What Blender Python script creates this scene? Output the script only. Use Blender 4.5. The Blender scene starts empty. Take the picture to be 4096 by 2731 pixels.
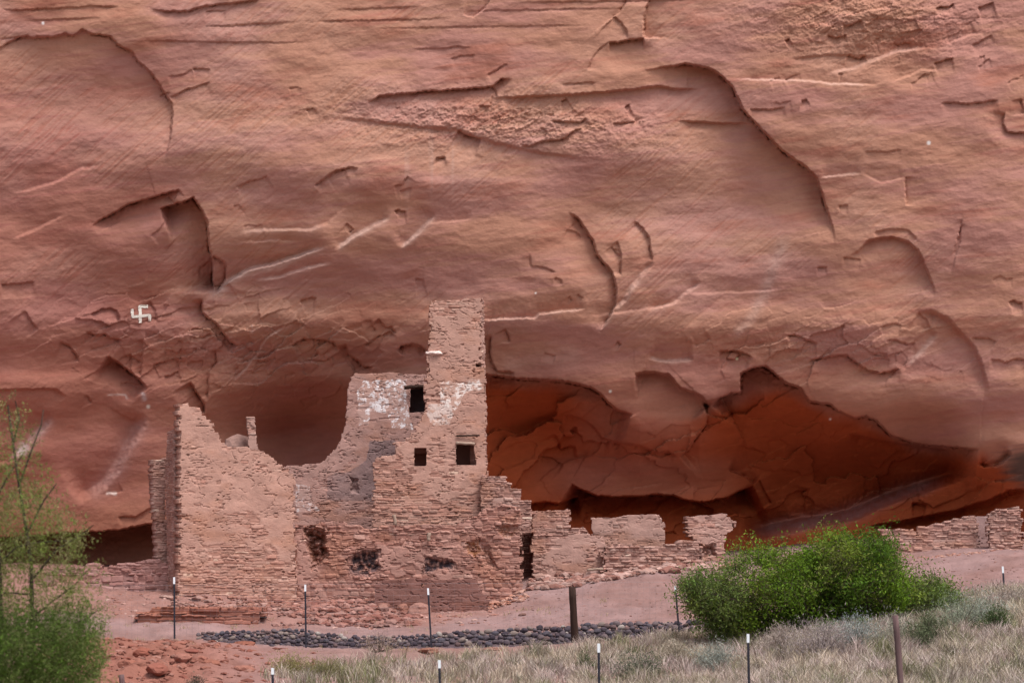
import bpy, math, random
import numpy as np
from mathutils import Vector

# ------------------------------------------------------------------ camera, sky, sun
S = 11755.0            # focal length in photograph pixels (4096 wide)
HY = 2264.0            # photograph row of the horizon
CZ = 0.8               # eye height above the foot of the ruin
sc = bpy.context.scene
COL = sc.collection
cam = bpy.data.cameras.new("camera")
cam_o = bpy.data.objects.new("camera", cam)
COL.objects.link(cam_o)
cam_o.location = (0, 0, CZ)
cam_o.rotation_euler = (math.radians(90), 0, 0)
cam.sensor_width = 36.0
cam.lens = 36.0 * S / 4096.0
cam.shift_y = (HY - 1365.5) / 4096.0
cam.clip_start = 0.5
cam.clip_end = 2000
cam.dof.use_dof = True
cam.dof.focus_distance = 73.0
cam.dof.aperture_fstop = 3.2
sc.camera = cam_o

SUN_EL, SUN_AZ = math.radians(62), math.radians(38)       # up in front of the cliff, to the right
sdir = Vector((math.sin(SUN_AZ) * math.cos(SUN_EL), -math.cos(SUN_AZ) * math.cos(SUN_EL), math.sin(SUN_EL)))
w = bpy.data.worlds.new("World")
sc.world = w
w.use_nodes = True
nt = w.node_tree
nt.nodes.clear()
sky = nt.nodes.new("ShaderNodeTexSky")
sky.sky_type = 'NISHITA'
sky.sun_disc = False
sky.sun_elevation = SUN_EL
sky.sun_rotation = math.atan2(sdir.x, sdir.y)
sky.dust_density = 4.0
hsv = nt.nodes.new("ShaderNodeHueSaturation")
hsv.inputs["Saturation"].default_value = 0.52
bg = nt.nodes.new("ShaderNodeBackground")
bg.inputs["Strength"].default_value = 0.14
wo = nt.nodes.new("ShaderNodeOutputWorld")
nt.links.new(sky.outputs[0], hsv.inputs["Color"])
nt.links.new(hsv.outputs[0], bg.inputs["Color"])
nt.links.new(bg.outputs[0], wo.inputs["Surface"])
sl = bpy.data.lights.new("sun", 'SUN')
sl.energy = 2.1
sl.angle = math.radians(27)
sl.color = (1.0, 0.94, 0.88)
so = bpy.data.objects.new("sun", sl)
COL.objects.link(so)
so.location = sdir * 60
so.rotation_euler = sdir.to_track_quat('Z', 'Y').to_euler()
sc.view_settings.view_transform = 'Standard'
sc.view_settings.look = 'None'
sc.view_settings.gamma = 1.0
sc.view_settings.exposure = 0.40
sc.cycles.diffuse_bounces = 6
sc.cycles.max_bounces = 10

# ------------------------------------------------------------------ helpers
F2S = 4096.0 / 2352.0


def Fz(pts):                                  # overview coordinates -> photograph pixels
    return [(x * F2S, y * F2S) for x, y in pts]


def Z(x0, y0, s):
    return lambda pts: [(x0 + x * s, y0 + y * s) for x, y in pts]


ZA, ZB, ZC = Z(0, 0, .6378), Z(1300, 0, .6378), Z(2600, 0, .6377)
ZD, ZE, ZF, ZG = Z(0, 700, .6378), Z(1800, 800, .6378), Z(2900, 900, .7015), Z(1900, 1400, .5952)
Z7 = Z(0, 1500, .785)
R1, R2, R3 = Z(500, 1150, .4253), Z(1100, 1150, .4253), Z(500, 1750, .4253)
R4, R5, R6 = Z(1100, 1800, .4253), Z(1900, 1800, .4253), Z(2700, 1900, .5936)
Z8, Z9 = Z(300, 2200, .5952), Z(1600, 2200, .5952)


def at(sx, sy, Y):
    return Vector(((sx - 2048) / S * Y, Y, CZ + (HY - sy) / S * Y))


def perlin(x, y, seed):
    x = np.asarray(x, dtype=np.float64)
    y = np.asarray(y, dtype=np.float64)
    r = np.random.RandomState(seed)
    perm = r.permutation(256)
    perm = np.concatenate([perm, perm])
    ang = r.rand(256) * 2 * np.pi
    gx, gy = np.cos(ang), np.sin(ang)
    xi = np.floor(x).astype(np.int64)
    yi = np.floor(y).astype(np.int64)
    xf, yf = x - xi, y - yi
    u = xf * xf * xf * (xf * (xf * 6 - 15) + 10)
    v = yf * yf * yf * (yf * (yf * 6 - 15) + 10)
    xi0, yi0 = xi & 255, yi & 255
    xi1, yi1 = (xi + 1) & 255, (yi + 1) & 255

    def g(a, b, dx, dy):
        h = perm[perm[a] + b]
        return gx[h] * dx + gy[h] * dy
    n00 = g(xi0, yi0, xf, yf)
    n10 = g(xi1, yi0, xf - 1, yf)
    n01 = g(xi0, yi1, xf, yf - 1)
    n11 = g(xi1, yi1, xf - 1, yf - 1)
    a = n00 + u * (n10 - n00)
    b = n01 + u * (n11 - n01)
    return (a + v * (b - a)) * 1.4


def fbm(x, y, seed, octv=4, gain=.5):
    t, a, f, n = 0, 1.0, 1.0, 0
    for k in range(octv):
        t = t + a * perlin(x * f + 17.3 * k, y * f - 9.1 * k, seed + k)
        n += a
        a *= gain
        f *= 2.03
    return t / n


def sst(a, b, x):
    t = np.clip((x - a) / (b - a), 0, 1)
    return t * t * (3 - 2 * t)


def mix(a, b, t):
    return a + (b - a) * t


def mesh_np(name, verts, faces, mat, parent=None, cols=None, smooth=True, tris=False):
    me = bpy.data.meshes.new(name)
    verts = np.asarray(verts, dtype=np.float32)
    faces = np.asarray(faces, dtype=np.int32)
    k = faces.shape[1]
    me.vertices.add(len(verts))
    me.vertices.foreach_set("co", verts.ravel())
    me.loops.add(faces.size)
    me.loops.foreach_set("vertex_index", faces.ravel())
    me.polygons.add(len(faces))
    me.polygons.foreach_set("loop_start", np.arange(0, faces.size, k, dtype=np.int32))
    me.polygons.foreach_set("loop_total", np.full(len(faces), k, dtype=np.int32))
    me.polygons.foreach_set("use_smooth", np.full(len(faces), smooth, dtype=bool))
    me.update(calc_edges=True)
    me.validate()
    if cols is not None:
        a = me.color_attributes.new("col", 'FLOAT_COLOR', 'POINT')
        c4 = np.ones((len(verts), 4), dtype=np.float32)
        c4[:, :3] = cols
        a.data.foreach_set("color", c4.ravel())
    if mat:
        me.materials.append(mat)
    o = bpy.data.objects.new(name, me)
    COL.objects.link(o)
    if parent:
        o.parent = parent
    return o


def empty(name, loc=(0, 0, 0)):
    o = bpy.data.objects.new(name, None)
    o.empty_display_size = .2
    o.location = loc
    COL.objects.link(o)
    return o


def tag(o, label=None, cat=None, group=None, kind=None):
    if label: o["label"] = label
    if cat: o["category"] = cat
    if group: o["group"] = group
    if kind: o["kind"] = kind
    return o


def hang(o, root):
    """parent o (built in world coordinates) to root without moving it"""
    o.parent = root
    l = root.location
    o.data.transform(__import__("mathutils").Matrix.Translation((-l.x, -l.y, -l.z)))
    return o


def mat_attr(name, rough=.92, bump=.0, bscale=8.0, var=.0, vscale=3.0, spec=.15, stretch=(1, 1, 1), trans=0.0, bdist=.05):
    m = bpy.data.materials.new(name)
    m.use_nodes = True
    n, l = m.node_tree.nodes, m.node_tree.links
    p = n["Principled BSDF"]
    p.inputs["Roughness"].default_value = rough
    p.inputs["Specular IOR Level"].default_value = spec
    a = n.new("ShaderNodeAttribute")
    a.attribute_name = "col"
    tc = n.new("ShaderNodeTexCoord")
    mp = n.new("ShaderNodeMapping")
    mp.inputs["Scale"].default_value = stretch
    l.new(tc.outputs["Object"], mp.inputs["Vector"])
    colout = a.outputs["Color"]
    if var:
        nz = n.new("ShaderNodeTexNoise")
        nz.inputs["Scale"].default_value = vscale
        nz.inputs["Detail"].default_value = 8
        nz.inputs["Roughness"].default_value = .65
        l.new(mp.outputs[0], nz.inputs["Vector"])
        mr = n.new("ShaderNodeMapRange")
        mr.inputs["From Min"].default_value = .25
        mr.inputs["From Max"].default_value = .75
        mr.inputs["To Min"].default_value = 1 - var
        mr.inputs["To Max"].default_value = 1 + var
        l.new(nz.outputs[0], mr.inputs["Value"])
        vm = n.new("ShaderNodeVectorMath")
        vm.operation = 'SCALE'
        l.new(colout, vm.inputs[0])
        l.new(mr.outputs[0], vm.inputs["Scale"])
        colout = vm.outputs[0]
    l.new(colout, p.inputs["Base Color"])
    if bump:
        nz2 = n.new("ShaderNodeTexNoise")
        nz2.inputs["Scale"].default_value = bscale
        nz2.inputs["Detail"].default_value = 9
        nz2.inputs["Roughness"].default_value = .6
        l.new(mp.outputs[0], nz2.inputs["Vector"])
        b = n.new("ShaderNodeBump")
        b.inputs["Strength"].default_value = bump
        b.inputs["Distance"].default_value = bdist
        l.new(nz2.outputs[0], b.inputs["Height"])
        l.new(b.outputs[0], p.inputs["Normal"])
    if trans:
        t = n.new("ShaderNodeBsdfTranslucent")
        l.new(colout, t.inputs["Color"])
        ms = n.new("ShaderNodeMixShader")
        ms.inputs[0].default_value = trans
        l.new(p.outputs[0], ms.inputs[1])
        l.new(t.outputs[0], ms.inputs[2])
        l.new(ms.outputs[0], n["Material Output"].inputs["Surface"])
    return m


def mat_flat(name, col, rough=.8, var=.25, vscale=6.0, bump=.3, bscale=25, metal=0, stretch=(1, 1, 1), spec=.3):
    m = mat_attr(name, rough, bump, bscale, var, vscale, spec, stretch, bdist=.01)
    n, l = m.node_tree.nodes, m.node_tree.links
    a = [x for x in n if x.type == 'ATTRIBUTE'][0]
    rgb = n.new("ShaderNodeRGB")
    rgb.outputs[0].default_value = (*col, 1)
    for lk in list(a.outputs["Color"].links):
        l.new(rgb.outputs[0], lk.to_socket)
    n.remove(a)
    n["Principled BSDF"].inputs["Metallic"].default_value = metal
    return m


M_rock = mat_attr("sandstone", .95, .40, 7.0, .10, 4.0, .1, (.6, .6, 1.6), bdist=.04)
M_wall = mat_attr("masonry", .95, .5, 22.0, .16, 9.0, .1, (.8, .8, 1.3), bdist=.02)
M_sand = mat_attr("sand", .97, .7, 9.0, .14, 2.5, .08, bdist=.05)
M_stone = mat_attr("loose_stone", .9, .5, 14.0, .22, 7.0, .15, bdist=.02)
M_leaf = mat_attr("leaves", .7, 0, 1, 0, 1, .2, trans=.35)
M_grass = mat_attr("dry_grass", .85, 0, 1, 0, 1, .1, trans=.25)
M_wood = mat_flat("weathered_wood", (.034, .016, .011), .9, .5, 3.0, .8, 12, 0, (6, 6, .6))
M_greywood = mat_flat("grey_wood", (.14, .085, .085), .9, .4, 3.0, .6, 12, 0, (6, 6, .6))
M_palewood = mat_flat("pale_wood", (.34, .24, .19), .9, .3, 5.0, .5, 20, 0, (1, 1, 1))
M_post = mat_flat("dark_steel", (.038, .036, .050), .6, .3, 8, .2, 40, .3)
M_white = mat_flat("white_paint", (.82, .86, .92), .5, .06, 20, .05, 40)
M_wire = mat_flat("grey_wire", (.20, .17, .18), .6, .2, 5, 0, 5, .5)
M_bark = mat_flat("bark", (.055, .038, .028), .9, .4, 8, .7, 20, 0, (1, 1, .4))
M_chalk = mat_flat("chalk_paint", (.86, .81, .73), .95, .14, 14, .1, 30)

# ------------------------------------------------------------------ the cliff (a relief of real depth)
CY = 79.0                                     # distance of the alcove's back wall
gx = np.concatenate([np.arange(-2600, -40, 26.0), np.arange(-40, 4140, 3.5), np.arange(4140, 6800, 26.0)])
gy = np.concatenate([np.arange(-2800, -30, 26.0), np.arange(-30, 2400, 3.5), np.arange(2400, 2720, 20.0)])
GX, GY = np.meshgrid(gx, gy)
NYc, NXc = GX.shape


def interp_table(xs, ys, T, X, Y):
    T = np.asarray(T, float)
    xi = np.clip(np.searchsorted(xs, X) - 1, 0, len(xs) - 2)
    yi = np.clip(np.searchsorted(ys, Y) - 1, 0, len(ys) - 2)
    xs = np.asarray(xs, float)
    ys = np.asarray(ys, float)
    tx = np.clip((X - xs[xi]) / (xs[xi + 1] - xs[xi]), 0, 1)
    ty = np.clip((Y - ys[yi]) / (ys[yi + 1] - ys[yi]), 0, 1)
    tx = tx * tx * (3 - 2 * tx)
    ty = ty * ty * (3 - 2 * ty)
    return (T[yi, xi] * (1 - tx) + T[yi, xi + 1] * tx) * (1 - ty) + (T[yi + 1, xi] * (1 - tx) + T[yi + 1, xi + 1] * tx) * ty


bx = [-2600, 0, 700, 1300, 2000, 2800, 3600, 4096, 6800]
by = [-2800, 0, 500, 900, 1250, 1500, 1750, 2000, 2250, 2720]
bT = [[-4.0] * 9,
      [-3.4, -3.2, -3.2, -3.3, -3.4, -3.5, -3.8, -4.0, -4.2],
      [-3.2, -2.9, -2.9, -3.1, -3.1, -3.2, -3.6, -3.8, -4.0],
      [-2.8, -2.3, -2.4, -2.6, -2.6, -2.7, -3.3, -3.6, -3.8],
      [-2.2, -1.9, -1.7, -1.7, -1.9, -2.1, -2.8, -3.2, -3.4],
      [-1.7, -1.3, -0.9, -0.8, -1.3, -1.5, -2.3, -2.8, -3.0],
      [-1.0, -0.5, -0.1, 0.1, -0.7, -0.9, -1.7, -2.2, -2.6],
      [-0.6, 0.2, 0.3, 0.5, -0.2, -0.4, -1.0, -1.2, -1.6],
      [-0.4, 0.5, 0.4, 0.4, -0.1, -0.3, -0.6, -0.6, -1.0],
      [-0.4, 0.5, 0.4, 0.2, -0.3, -0.3, -0.6, -0.6, -1.0]]


def smooth1(T, n):
    for _ in range(n):
        p = np.pad(T, 1, mode='edge')
        T = (p[1:-1, 1:-1] * 4 + p[:-2, 1:-1] + p[2:, 1:-1] + p[1:-1, :-2] + p[1:-1, 2:]) / 8
    return T


DEP = interp_table(bx, by, bT, GX, GY)
# domain jitter so that traced edges are not machine-smooth
JX = 5 * fbm(GX / 60, GY / 60, 5, 3) + 2.5 * perlin(GX / 14, GY / 14, 8)
JY = 5 * fbm(GX / 60, GY / 60, 15, 3) + 2.5 * perlin(GX / 14, GY / 14, 18)


HK = .62


def boxblur(A, r):
    for ax in (0, 1):
        pad = [(r + 1, r) if k == ax else (0, 0) for k in (0, 1)]
        c = np.cumsum(np.pad(A, pad, mode='edge'), axis=ax)
        n = A.shape[ax]
        hi = np.take(c, np.arange(2 * r + 1, 2 * r + 1 + n), axis=ax)
        lo = np.take(c, np.arange(0, n), axis=ax)
        A = (hi - lo) / (2 * r + 1)
    return A


def near_line(pts, R):
    """window, signed distance (positive on the right-hand side) and arc parameter"""
    P = np.asarray(pts, float)
    x0, x1 = P[:, 0].min() - R, P[:, 0].max() + R
    y0, y1 = P[:, 1].min() - R, P[:, 1].max() + R
    i0, i1 = np.searchsorted(gx, [x0, x1])
    j0, j1 = np.searchsorted(gy, [y0, y1])
    if i1 <= i0 or j1 <= j0:
        return None
    sl_ = (slice(j0, j1), slice(i0, i1))
    X = GX[sl_] + JX[sl_]
    Y = GY[sl_] + JY[sl_]
    best = np.full(X.shape, 1e18)
    sd = np.zeros(X.shape)
    tt = np.zeros(X.shape)
    seg = np.hypot(*(P[1:] - P[:-1]).T)
    cum = np.concatenate([[0], np.cumsum(seg)])
    for k in range(len(P) - 1):
        ax, ay = P[k]
        dx, dy = P[k + 1] - P[k]
        L2 = dx * dx + dy * dy + 1e-9
        t = np.clip(((X - ax) * dx + (Y - ay) * dy) / L2, 0, 1)
        qx, qy = X - (ax + t * dx), Y - (ay + t * dy)
        d2 = qx * qx + qy * qy
        m = d2 < best
        best = np.where(m, d2, best)
        cr = dx * (Y - ay) - dy * (X - ax)
        sd = np.where(m, np.sign(cr) * np.sqrt(d2), sd)
        tt = np.where(m, (cum[k] + t * seg[k]) / cum[-1], tt)
    return sl_, sd, tt


def step(pts, h, L, w=4.0, taper=.12, pw=1.15, ends=(1, 1), lip=0.0, lipL=60, crack=None):
    """rock on the right-hand side of the line lies h metres deeper, easing out over L pixels"""
    r = near_line(pts, max(L, lipL if lip else 0) + 10)
    if r is None: return
    sl_, sd, t = r
    a = np.ones_like(t)
    if ends[0]: a = a * sst(0, taper, t)
    if ends[1]: a = a * sst(0, taper, 1 - t)
    prof = sst(-w * .5, w * .5, sd) * np.clip(1 - np.clip(sd, 0, None) / L, 0, 1) ** pw
    O = h * HK * a * prof
    if L >= 100:                                       # ease the offset round the ends of the edge
        rad = max(2, int(min(.22 * L, 120) / 4))
        B = O
        for _ in range(3):
            B = boxblur(B, rad)
        inner = (t > .0005) & (t < .9995)
        wgt = sst(8, .4 * L, np.abs(sd))
        O = np.where(inner & (sd < 0), O, O + (B - O) * wgt)
        m_ = max(2, min(O.shape) // 6)
        ry = np.minimum(np.arange(O.shape[0]), np.arange(O.shape[0])[::-1])
        rx = np.minimum(np.arange(O.shape[1]), np.arange(O.shape[1])[::-1])
        wy, wx_ = sst(0, m_, ry), sst(0, m_, rx)
        if sl_[0].start == 0: wy[:O.shape[0] // 2] = 1
        if sl_[0].stop == len(gy): wy[O.shape[0] // 2:] = 1
        if sl_[1].start == 0: wx_[:O.shape[1] // 2] = 1
        if sl_[1].stop == len(gx): wx_[O.shape[1] // 2:] = 1
        O = O * wy[:, None] * wx_[None]
    ck = (min(.015 + .16 * h, .15) if w < 7.5 else 0) if crack is None else crack
    O = O + ck * a * np.exp(-((sd - 3) / 3.4) ** 2) * np.clip(.45 + JX[sl_] / 2.5, 0, 1.5)
    DEP[sl_] += O
    if lip:
        DEP[sl_] -= .0 * lip * a * np.where(sd < 0, np.clip(1 + sd / lipL, 0, 1) ** 2, sst(w, 0, sd))


def ledge(pts, h, L, *k, **kw):
    step(pts, h, L, *k, crack=0.0, **kw)


def bump2(cx, cy, rx, ry, h, rot=0.0, p=2.0):
    c, s = math.cos(rot), math.sin(rot)
    u = ((GX - cx) * c + (GY - cy) * s) / rx
    v = (-(GX - cx) * s + (GY - cy) * c) / ry
    global DEP
    DEP += h * np.exp(-(np.hypot(u, v)) ** p)


rev = lambda p: list(reversed(p))
# bowl behind the ruins, niches, swellings
bump2(1220, 1760, 250, 210, 2.6)
bump2(520, 1250, 420, 330, .5)
bump2(300, 420, 420, 330, .35)
bump2(2250, 1180, 420, 160, -.35, -.1)
bump2(2900, 900, 420, 260, .3)
bump2(1500, 700, 520, 130, -.25, .1)
bump2(3000, 2000, 620, 210, .9)
bump2(3500, 1850, 420, 140, .8, .15)
bump2(2150, 1700, 190, 160, .8)
# --- upper left
step(ZA([(0, 45), (40, 62), (160, 65), (300, 55), (600, 40), (760, 44)]), .08, 80, 5)
step(ZA([(920, 40), (980, 62), (1050, 75), (1190, 70), (1260, 42), (1400, 25), (1600, 5), (1680, -20)]), .22, 130, 5, .2)
step(ZA([(1280, 72), (1420, 70)]), .08, 40)
step(ZA([(-200, 400), (0, 300), (120, 235), (170, 220), (210, 240), (320, 235), (410, 210), (450, 230), (510, 185), (560, 210),
         (690, 228), (740, 280), (830, 330), (870, 390), (960, 470), (1010, 550), (1075, 650), (1085, 740), (1070, 850), (1040, 980), (1005, 1110)]),
     .26, 520, 5, .2, 1.2, lip=.03, lipL=60)
step(ZA([(720, 262), (950, 258), (1180, 262), (1500, 268), (2000, 265)]), .05, 60, 5, .3)
step(ZA([(1210, 435), (1290, 430), (1320, 440)]), .10, 50)
step(ZA([(1050, 480), (1150, 470), (1210, 437)]), .06, 40)
step(ZA([(1060, 610), (1180, 560), (1250, 540), (1320, 520)]), .10, 60)
step(ZA([(1970, 1170), (2030, 1120), (2100, 1075), (2195, 1050), (2250, 1055)]), .18, 120)
step(ZA([(1480, 1170), (1560, 1140), (1640, 1120), (1680, 1100)]), .12, 70)
ledge(rev(ZA([(50, 1220), (200, 1190), (380, 1130), (500, 1060), (700, 1040)])), .12, 120, 14, .3)
ledge(rev(ZA([(60, 1510), (200, 1450), (420, 1340)])), .14, 120, 12, .3)
ledge(rev(ZA([(600, 1500), (640, 1440), (800, 1370), (1000, 1340)])), .1, 100, 12, .3)
ledge(rev(ZA([(1480, 1450), (1700, 1440), (1950, 1440), (2050, 1400), (2195, 1270)])), .16, 110, 12, .3)
ledge(rev(ZA([(1480, 1520), (1700, 1510), (1900, 1515)])), .08, 60, 10, .3)
# niche upper left
step(ZD([(560, 330), (640, 280), (800, 185), (1000, 125), (1120, 93), (1165, 150)]), .62, 150, 5, .25, 1.3)
step(ZD([(1000, 212), (1095, 185), (1170, 160), (1215, 143), (1270, 230), (1300, 300), (1310, 420), (1335, 560), (1340, 740)]), 1.35, 480, 6, .06, 1.5, lip=.12, lipL=40)
step(ZD([(1060, 130), (1095, 183)]), .15, 40)
step(ZD([(940, 390), (1000, 340), (1050, 260)]), .07, 70)
step(ZD([(1330, 500), (1400, 540), (1420, 580), (1420, 650), (1350, 740)]), .35, 70)
ledge(rev(ZD([(1275, 790), (1345, 742), (1450, 655), (1568, 590), (1700, 560), (1900, 500), (2060, 440)])), .55, 130, 16, .2)
ledge(rev(ZD([(1600, 660), (1750, 640), (1900, 590), (2100, 545)])), .18, 100, 12, .3)
step(ZD([(1270, 770), (1270, 860), (1310, 900), (1360, 935), (1400, 990), (1450, 1050), (1500, 1075)]), .6, 130, 6, .1, lip=.15, lipL=70)
step(ZD([(0, 685), (120, 680), (220, 668)]), .14, 60)
step(ZD([(155, 850), (190, 910), (240, 970)]), .14, 90)
step(ZD([(560, 880), (640, 840), (690, 830), (730, 850), (750, 890), (745, 930)]), .17, 90)
step(ZD([(940, 785), (975, 850), (985, 920)]), .13, 80)
step(ZD([(375, 1045), (440, 1075), (490, 1140), (497, 1175)]), .16, 90)
step(ZD([(540, 980), (600, 1005), (660, 995), (690, 1022), (745, 1032), (770, 1050)]), .24, 90)
step(ZD([(670, 1130), (760, 1190), (850, 1260), (930, 1340)]), .95, 330, 6, .15)
step(ZD([(902, 1030), (898, 1100), (885, 1230), (885, 1265)]), .22, 140)
step(ZD([(825, 1130), (870, 1160), (885, 1180)]), .12, 60)
step(ZD([(1190, 1005), (1230, 1020), (1270, 1020), (1330, 990)]), .14, 70)
step(ZD([(1030, 1090), (1075, 1100), (1110, 1120), (1140, 1080)]), .12, 60)
step(ZD([(950, 1195), (1060, 1160), (1120, 1150), (1125, 1240)]), .16, 100)
step(ZD([(1190, 1290), (1220, 1340), (1260, 1400), (1285, 1450), (1290, 1500)]), .5, 90, 6)
step(ZD([(1345, 1080), (1360, 1130), (1368, 1180), (1310, 1230), (1310, 1350), (1300, 1420)]), .2, 90)
step(ZD([(745, 1305), (800, 1300), (890, 1320)]), .08, 50)
step(ZD([(530, 1380), (560, 1390), (580, 1430)]), .08, 60)
step(ZD([(-60, 1350), (100, 1345), (350, 1340), (420, 1400)]), .22, 150, 8)
# lower left alcove
step(Z7([(745, 195), (720, 250), (660, 350), (590, 480), (530, 560), (430, 620), (380, 650)]), .75, 480, 46, .15)
step(Z7([(275, 205), (190, 300), (110, 390), (50, 440), (-20, 460)]), .32, 200, 30, .15)
step(Z7([(85, 480), (120, 510), (145, 530)]), .1, 40)
ledge(rev(Z7([(535, 600), (600, 603), (630, 590)])), .1, 60)
step(Z7([(600, 720), (690, 720), (740, 690), (800, 660)]), .15, 80)
step(Z7([(-300, 850), (0, 830), (250, 812), (380, 805), (500, 800), (640, 785), (720, 765), (800, 755), (900, 740), (1000, 735)]), 4.2, 560, 8, .06, .7)
# --- upper middle
step(ZB([(250, 660), (340, 598), (500, 585), (700, 570), (900, 557), (1050, 543), (1105, 498), (1180, 500)]), .40, 110, 5, .1, 1.3, lip=.05, lipL=40)
step(ZB([(1045, 545), (1075, 572), (1082, 612)]), .12, 60)
step(ZB([(960, 660), (1030, 666), (1045, 600)]), .15, 50)
step(ZB([(1040, 612), (1300, 606), (1480, 597), (1700, 582), (1900, 565), (2100, 543), (2195, 560), (2400, 560)]), .30, 220, 9, .15, 1.4)
step(ZB([(1997, 242), (2000, 100), (2030, 0), (2040, -60)]), .38, 260, 5, .02, 1.2)
step(ZB([(1780, 262), (1830, 266), (1900, 250), (2000, 240)]), .40, 140, 5, .05, 1.3)
step(ZB([(1900, -30), (1895, 10), (1860, 70), (1815, 105), (1860, 150), (1890, 190), (1900, 248)]), .14, 140)
step(ZB([(1645, 445), (1670, 370), (1720, 310), (1780, 263)]), .07, 90)
step(ZB([(830, 815), (880, 845), (940, 862), (985, 878)]), .30, 90)
step(ZB([(1215, 905), (1280, 920), (1350, 890), (1500, 870), (1560, 820), (1620, 800)]), .20, 110)
step(ZB([(1420, 758), (1500, 766), (1610, 765), (1640, 740)]), .14, 70)
step(ZB([(1800, 770), (1900, 770), (1945, 765), (1940, 740)]), .12, 60)
step(ZB([(1480, 530), (1600, 520), (1700, 517)]), .07, 50)
step(ZB([(1010, 470), (1080, 440), (1120, 405), (1150, 405)]), .07, 50)
step(ZB([(780, 370), (860, 350), (940, 340)]), .06, 50)
step(ZB([(1050, -20), (1000, 60), (930, 110), (860, 95)]), .12, 160)
step(ZB([(0, 1110), (60, 1075), (130, 1052)]), .1, 80)
step(ZB([(430, 1170), (480, 1160), (520, 1100)]), .10, 60)
step(ZB([(0, 735), (150, 742), (300, 760), (600, 800), (830, 815), (1000, 880), (1300, 950), (1700, 1010)]), .18, 200, 20, .2)
ledge(rev(ZB([(60, 1568), (200, 1470), (330, 1400), (420, 1360)])), .30, 100, 16, .2)
ledge(rev(ZB([(470, 1560), (560, 1480), (640, 1400), (700, 1340)])), .24, 90, 14, .2)
ledge(rev(ZB([(640, 1400), (760, 1390), (930, 1370)])), .10, 60, 10, .2)
step(ZB([(130, 1400), (180, 1440), (160, 1470)]), .10, 50)
for q in range(13):                                     # faint straight bedding seams along the top
    rr = random.Random(q + 40)
    x0, y0, L_ = rr.uniform(-200, 3800), rr.uniform(-20, 230), rr.uniform(250, 1100)
    step([(x0, y0), (x0 + L_ * .5, y0 - 6 + rr.uniform(-4, 4)), (x0 + L_, y0 - 14)], rr.uniform(.03, .06), 45, 5, .3)
# --- upper right
step(ZC([(-60, 450), (80, 420), (240, 400), (380, 430), (440, 470), (520, 550), (580, 690), (680, 790), (780, 900), (880, 985), (980, 1050),
         (1040, 1110), (1080, 1220), (1110, 1320), (1150, 1440), (1165, 1540)]), .95, 520, 7, .22, 1.35, lip=.08, lipL=60)
step(ZC([(150, 760), (400, 770), (600, 775), (660, 800)]), .25, 140, 8, .25)
step(ZC([(1820, 650), (1900, 640), (1980, 655), (2100, 640), (2190, 630)]), .14, 60)
step(ZC([(2230, 700), (2213, 780), (2240, 825), (2300, 835), (2400, 830)]), .22, 70)
step(ZC([(2330, 620), (2340, 680), (2345, 720)]), .12, 50)
ledge(rev(ZC([(500, 495), (900, 505), (1060, 515), (1120, 525), (1400, 532), (1470, 522)])), .10, 70, 8, .15)
ledge(rev(ZC([(1060, 1112), (1200, 1100), (1330, 1090)])), .10, 90, 10, .2)
ledge(rev(ZC([(1100, 470), (1300, 420), (1420, 370), (1560, 320), (1750, 300)])), .22, 130, 14, .2)
ledge(rev(ZC([(1500, 520), (1620, 480), (1700, 440), (1840, 440)])), .10, 80, 10, .2)
ledge(rev(ZC([(1860, 275), (1950, 245), (2050, 200)])), .12, 60, 10)
step(ZC([(850, 375), (1050, 350), (1250, 345), (1420, 360)]), .10, 110, 12, .2)
step(ZC([(1605, 1290), (1602, 1200), (1600, 1110)]), .12, 120, 5, .05)
ledge(rev(ZC([(1330, 1090), (1450, 1150), (1600, 1112)])), .06, 60, 7)
step(ZC([(1890, 1600), (1930, 1500), (1960, 1400)]), .08, 100)
step(ZC([(620, 685), (760, 690), (850, 675)]), .10, 60)
step(ZC([(1180, 1290), (1240, 1285)]), .10, 40)
step(ZC([(1340, 950), (1480, 955), (1580, 940)]), .06, 50)
for q in range(52):                                     # small broken flakes at the top right and across
    rr = random.Random(q + 400)
    if q < 26: x0, y0 = rr.uniform(3050, 4096), rr.uniform(-10, 420)
    elif q < 44: x0, y0 = rr.uniform(150, 4096), rr.uniform(300, 1350)
    elif q < 70: x0, y0 = rr.gauss(1050, 380), rr.gauss(1420, 130)
    elif q < 78: x0, y0 = rr.gauss(450, 280), rr.gauss(1350, 130)
    elif q < 84: x0, y0 = rr.gauss(2000, 330), rr.gauss(500, 70)
    elif q < 90: x0, y0 = rr.uniform(1950, 3200), rr.uniform(1560, 2000)
    else: x0, y0 = rr.uniform(2900, 4096), rr.uniform(1250, 1500)
    L_ = rr.uniform(18, 90) if q < 60 else rr.uniform(20, 130)
    sl2 = rr.uniform(-.6, .1) if q < 60 else rr.uniform(-.9, .7)
    step([(x0, y0), (x0 + L_ * .35, y0 + L_ * (.35 * sl2 + rr.uniform(-.15, .2))), (x0 + L_ * .7, y0 + L_ * (.7 * sl2 + rr.uniform(-.15, .2))),
          (x0 + L_, y0 + L_ * sl2)], rr.choice([.04, .06, .10, .18]), rr.uniform(25, 110), 4)
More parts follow.
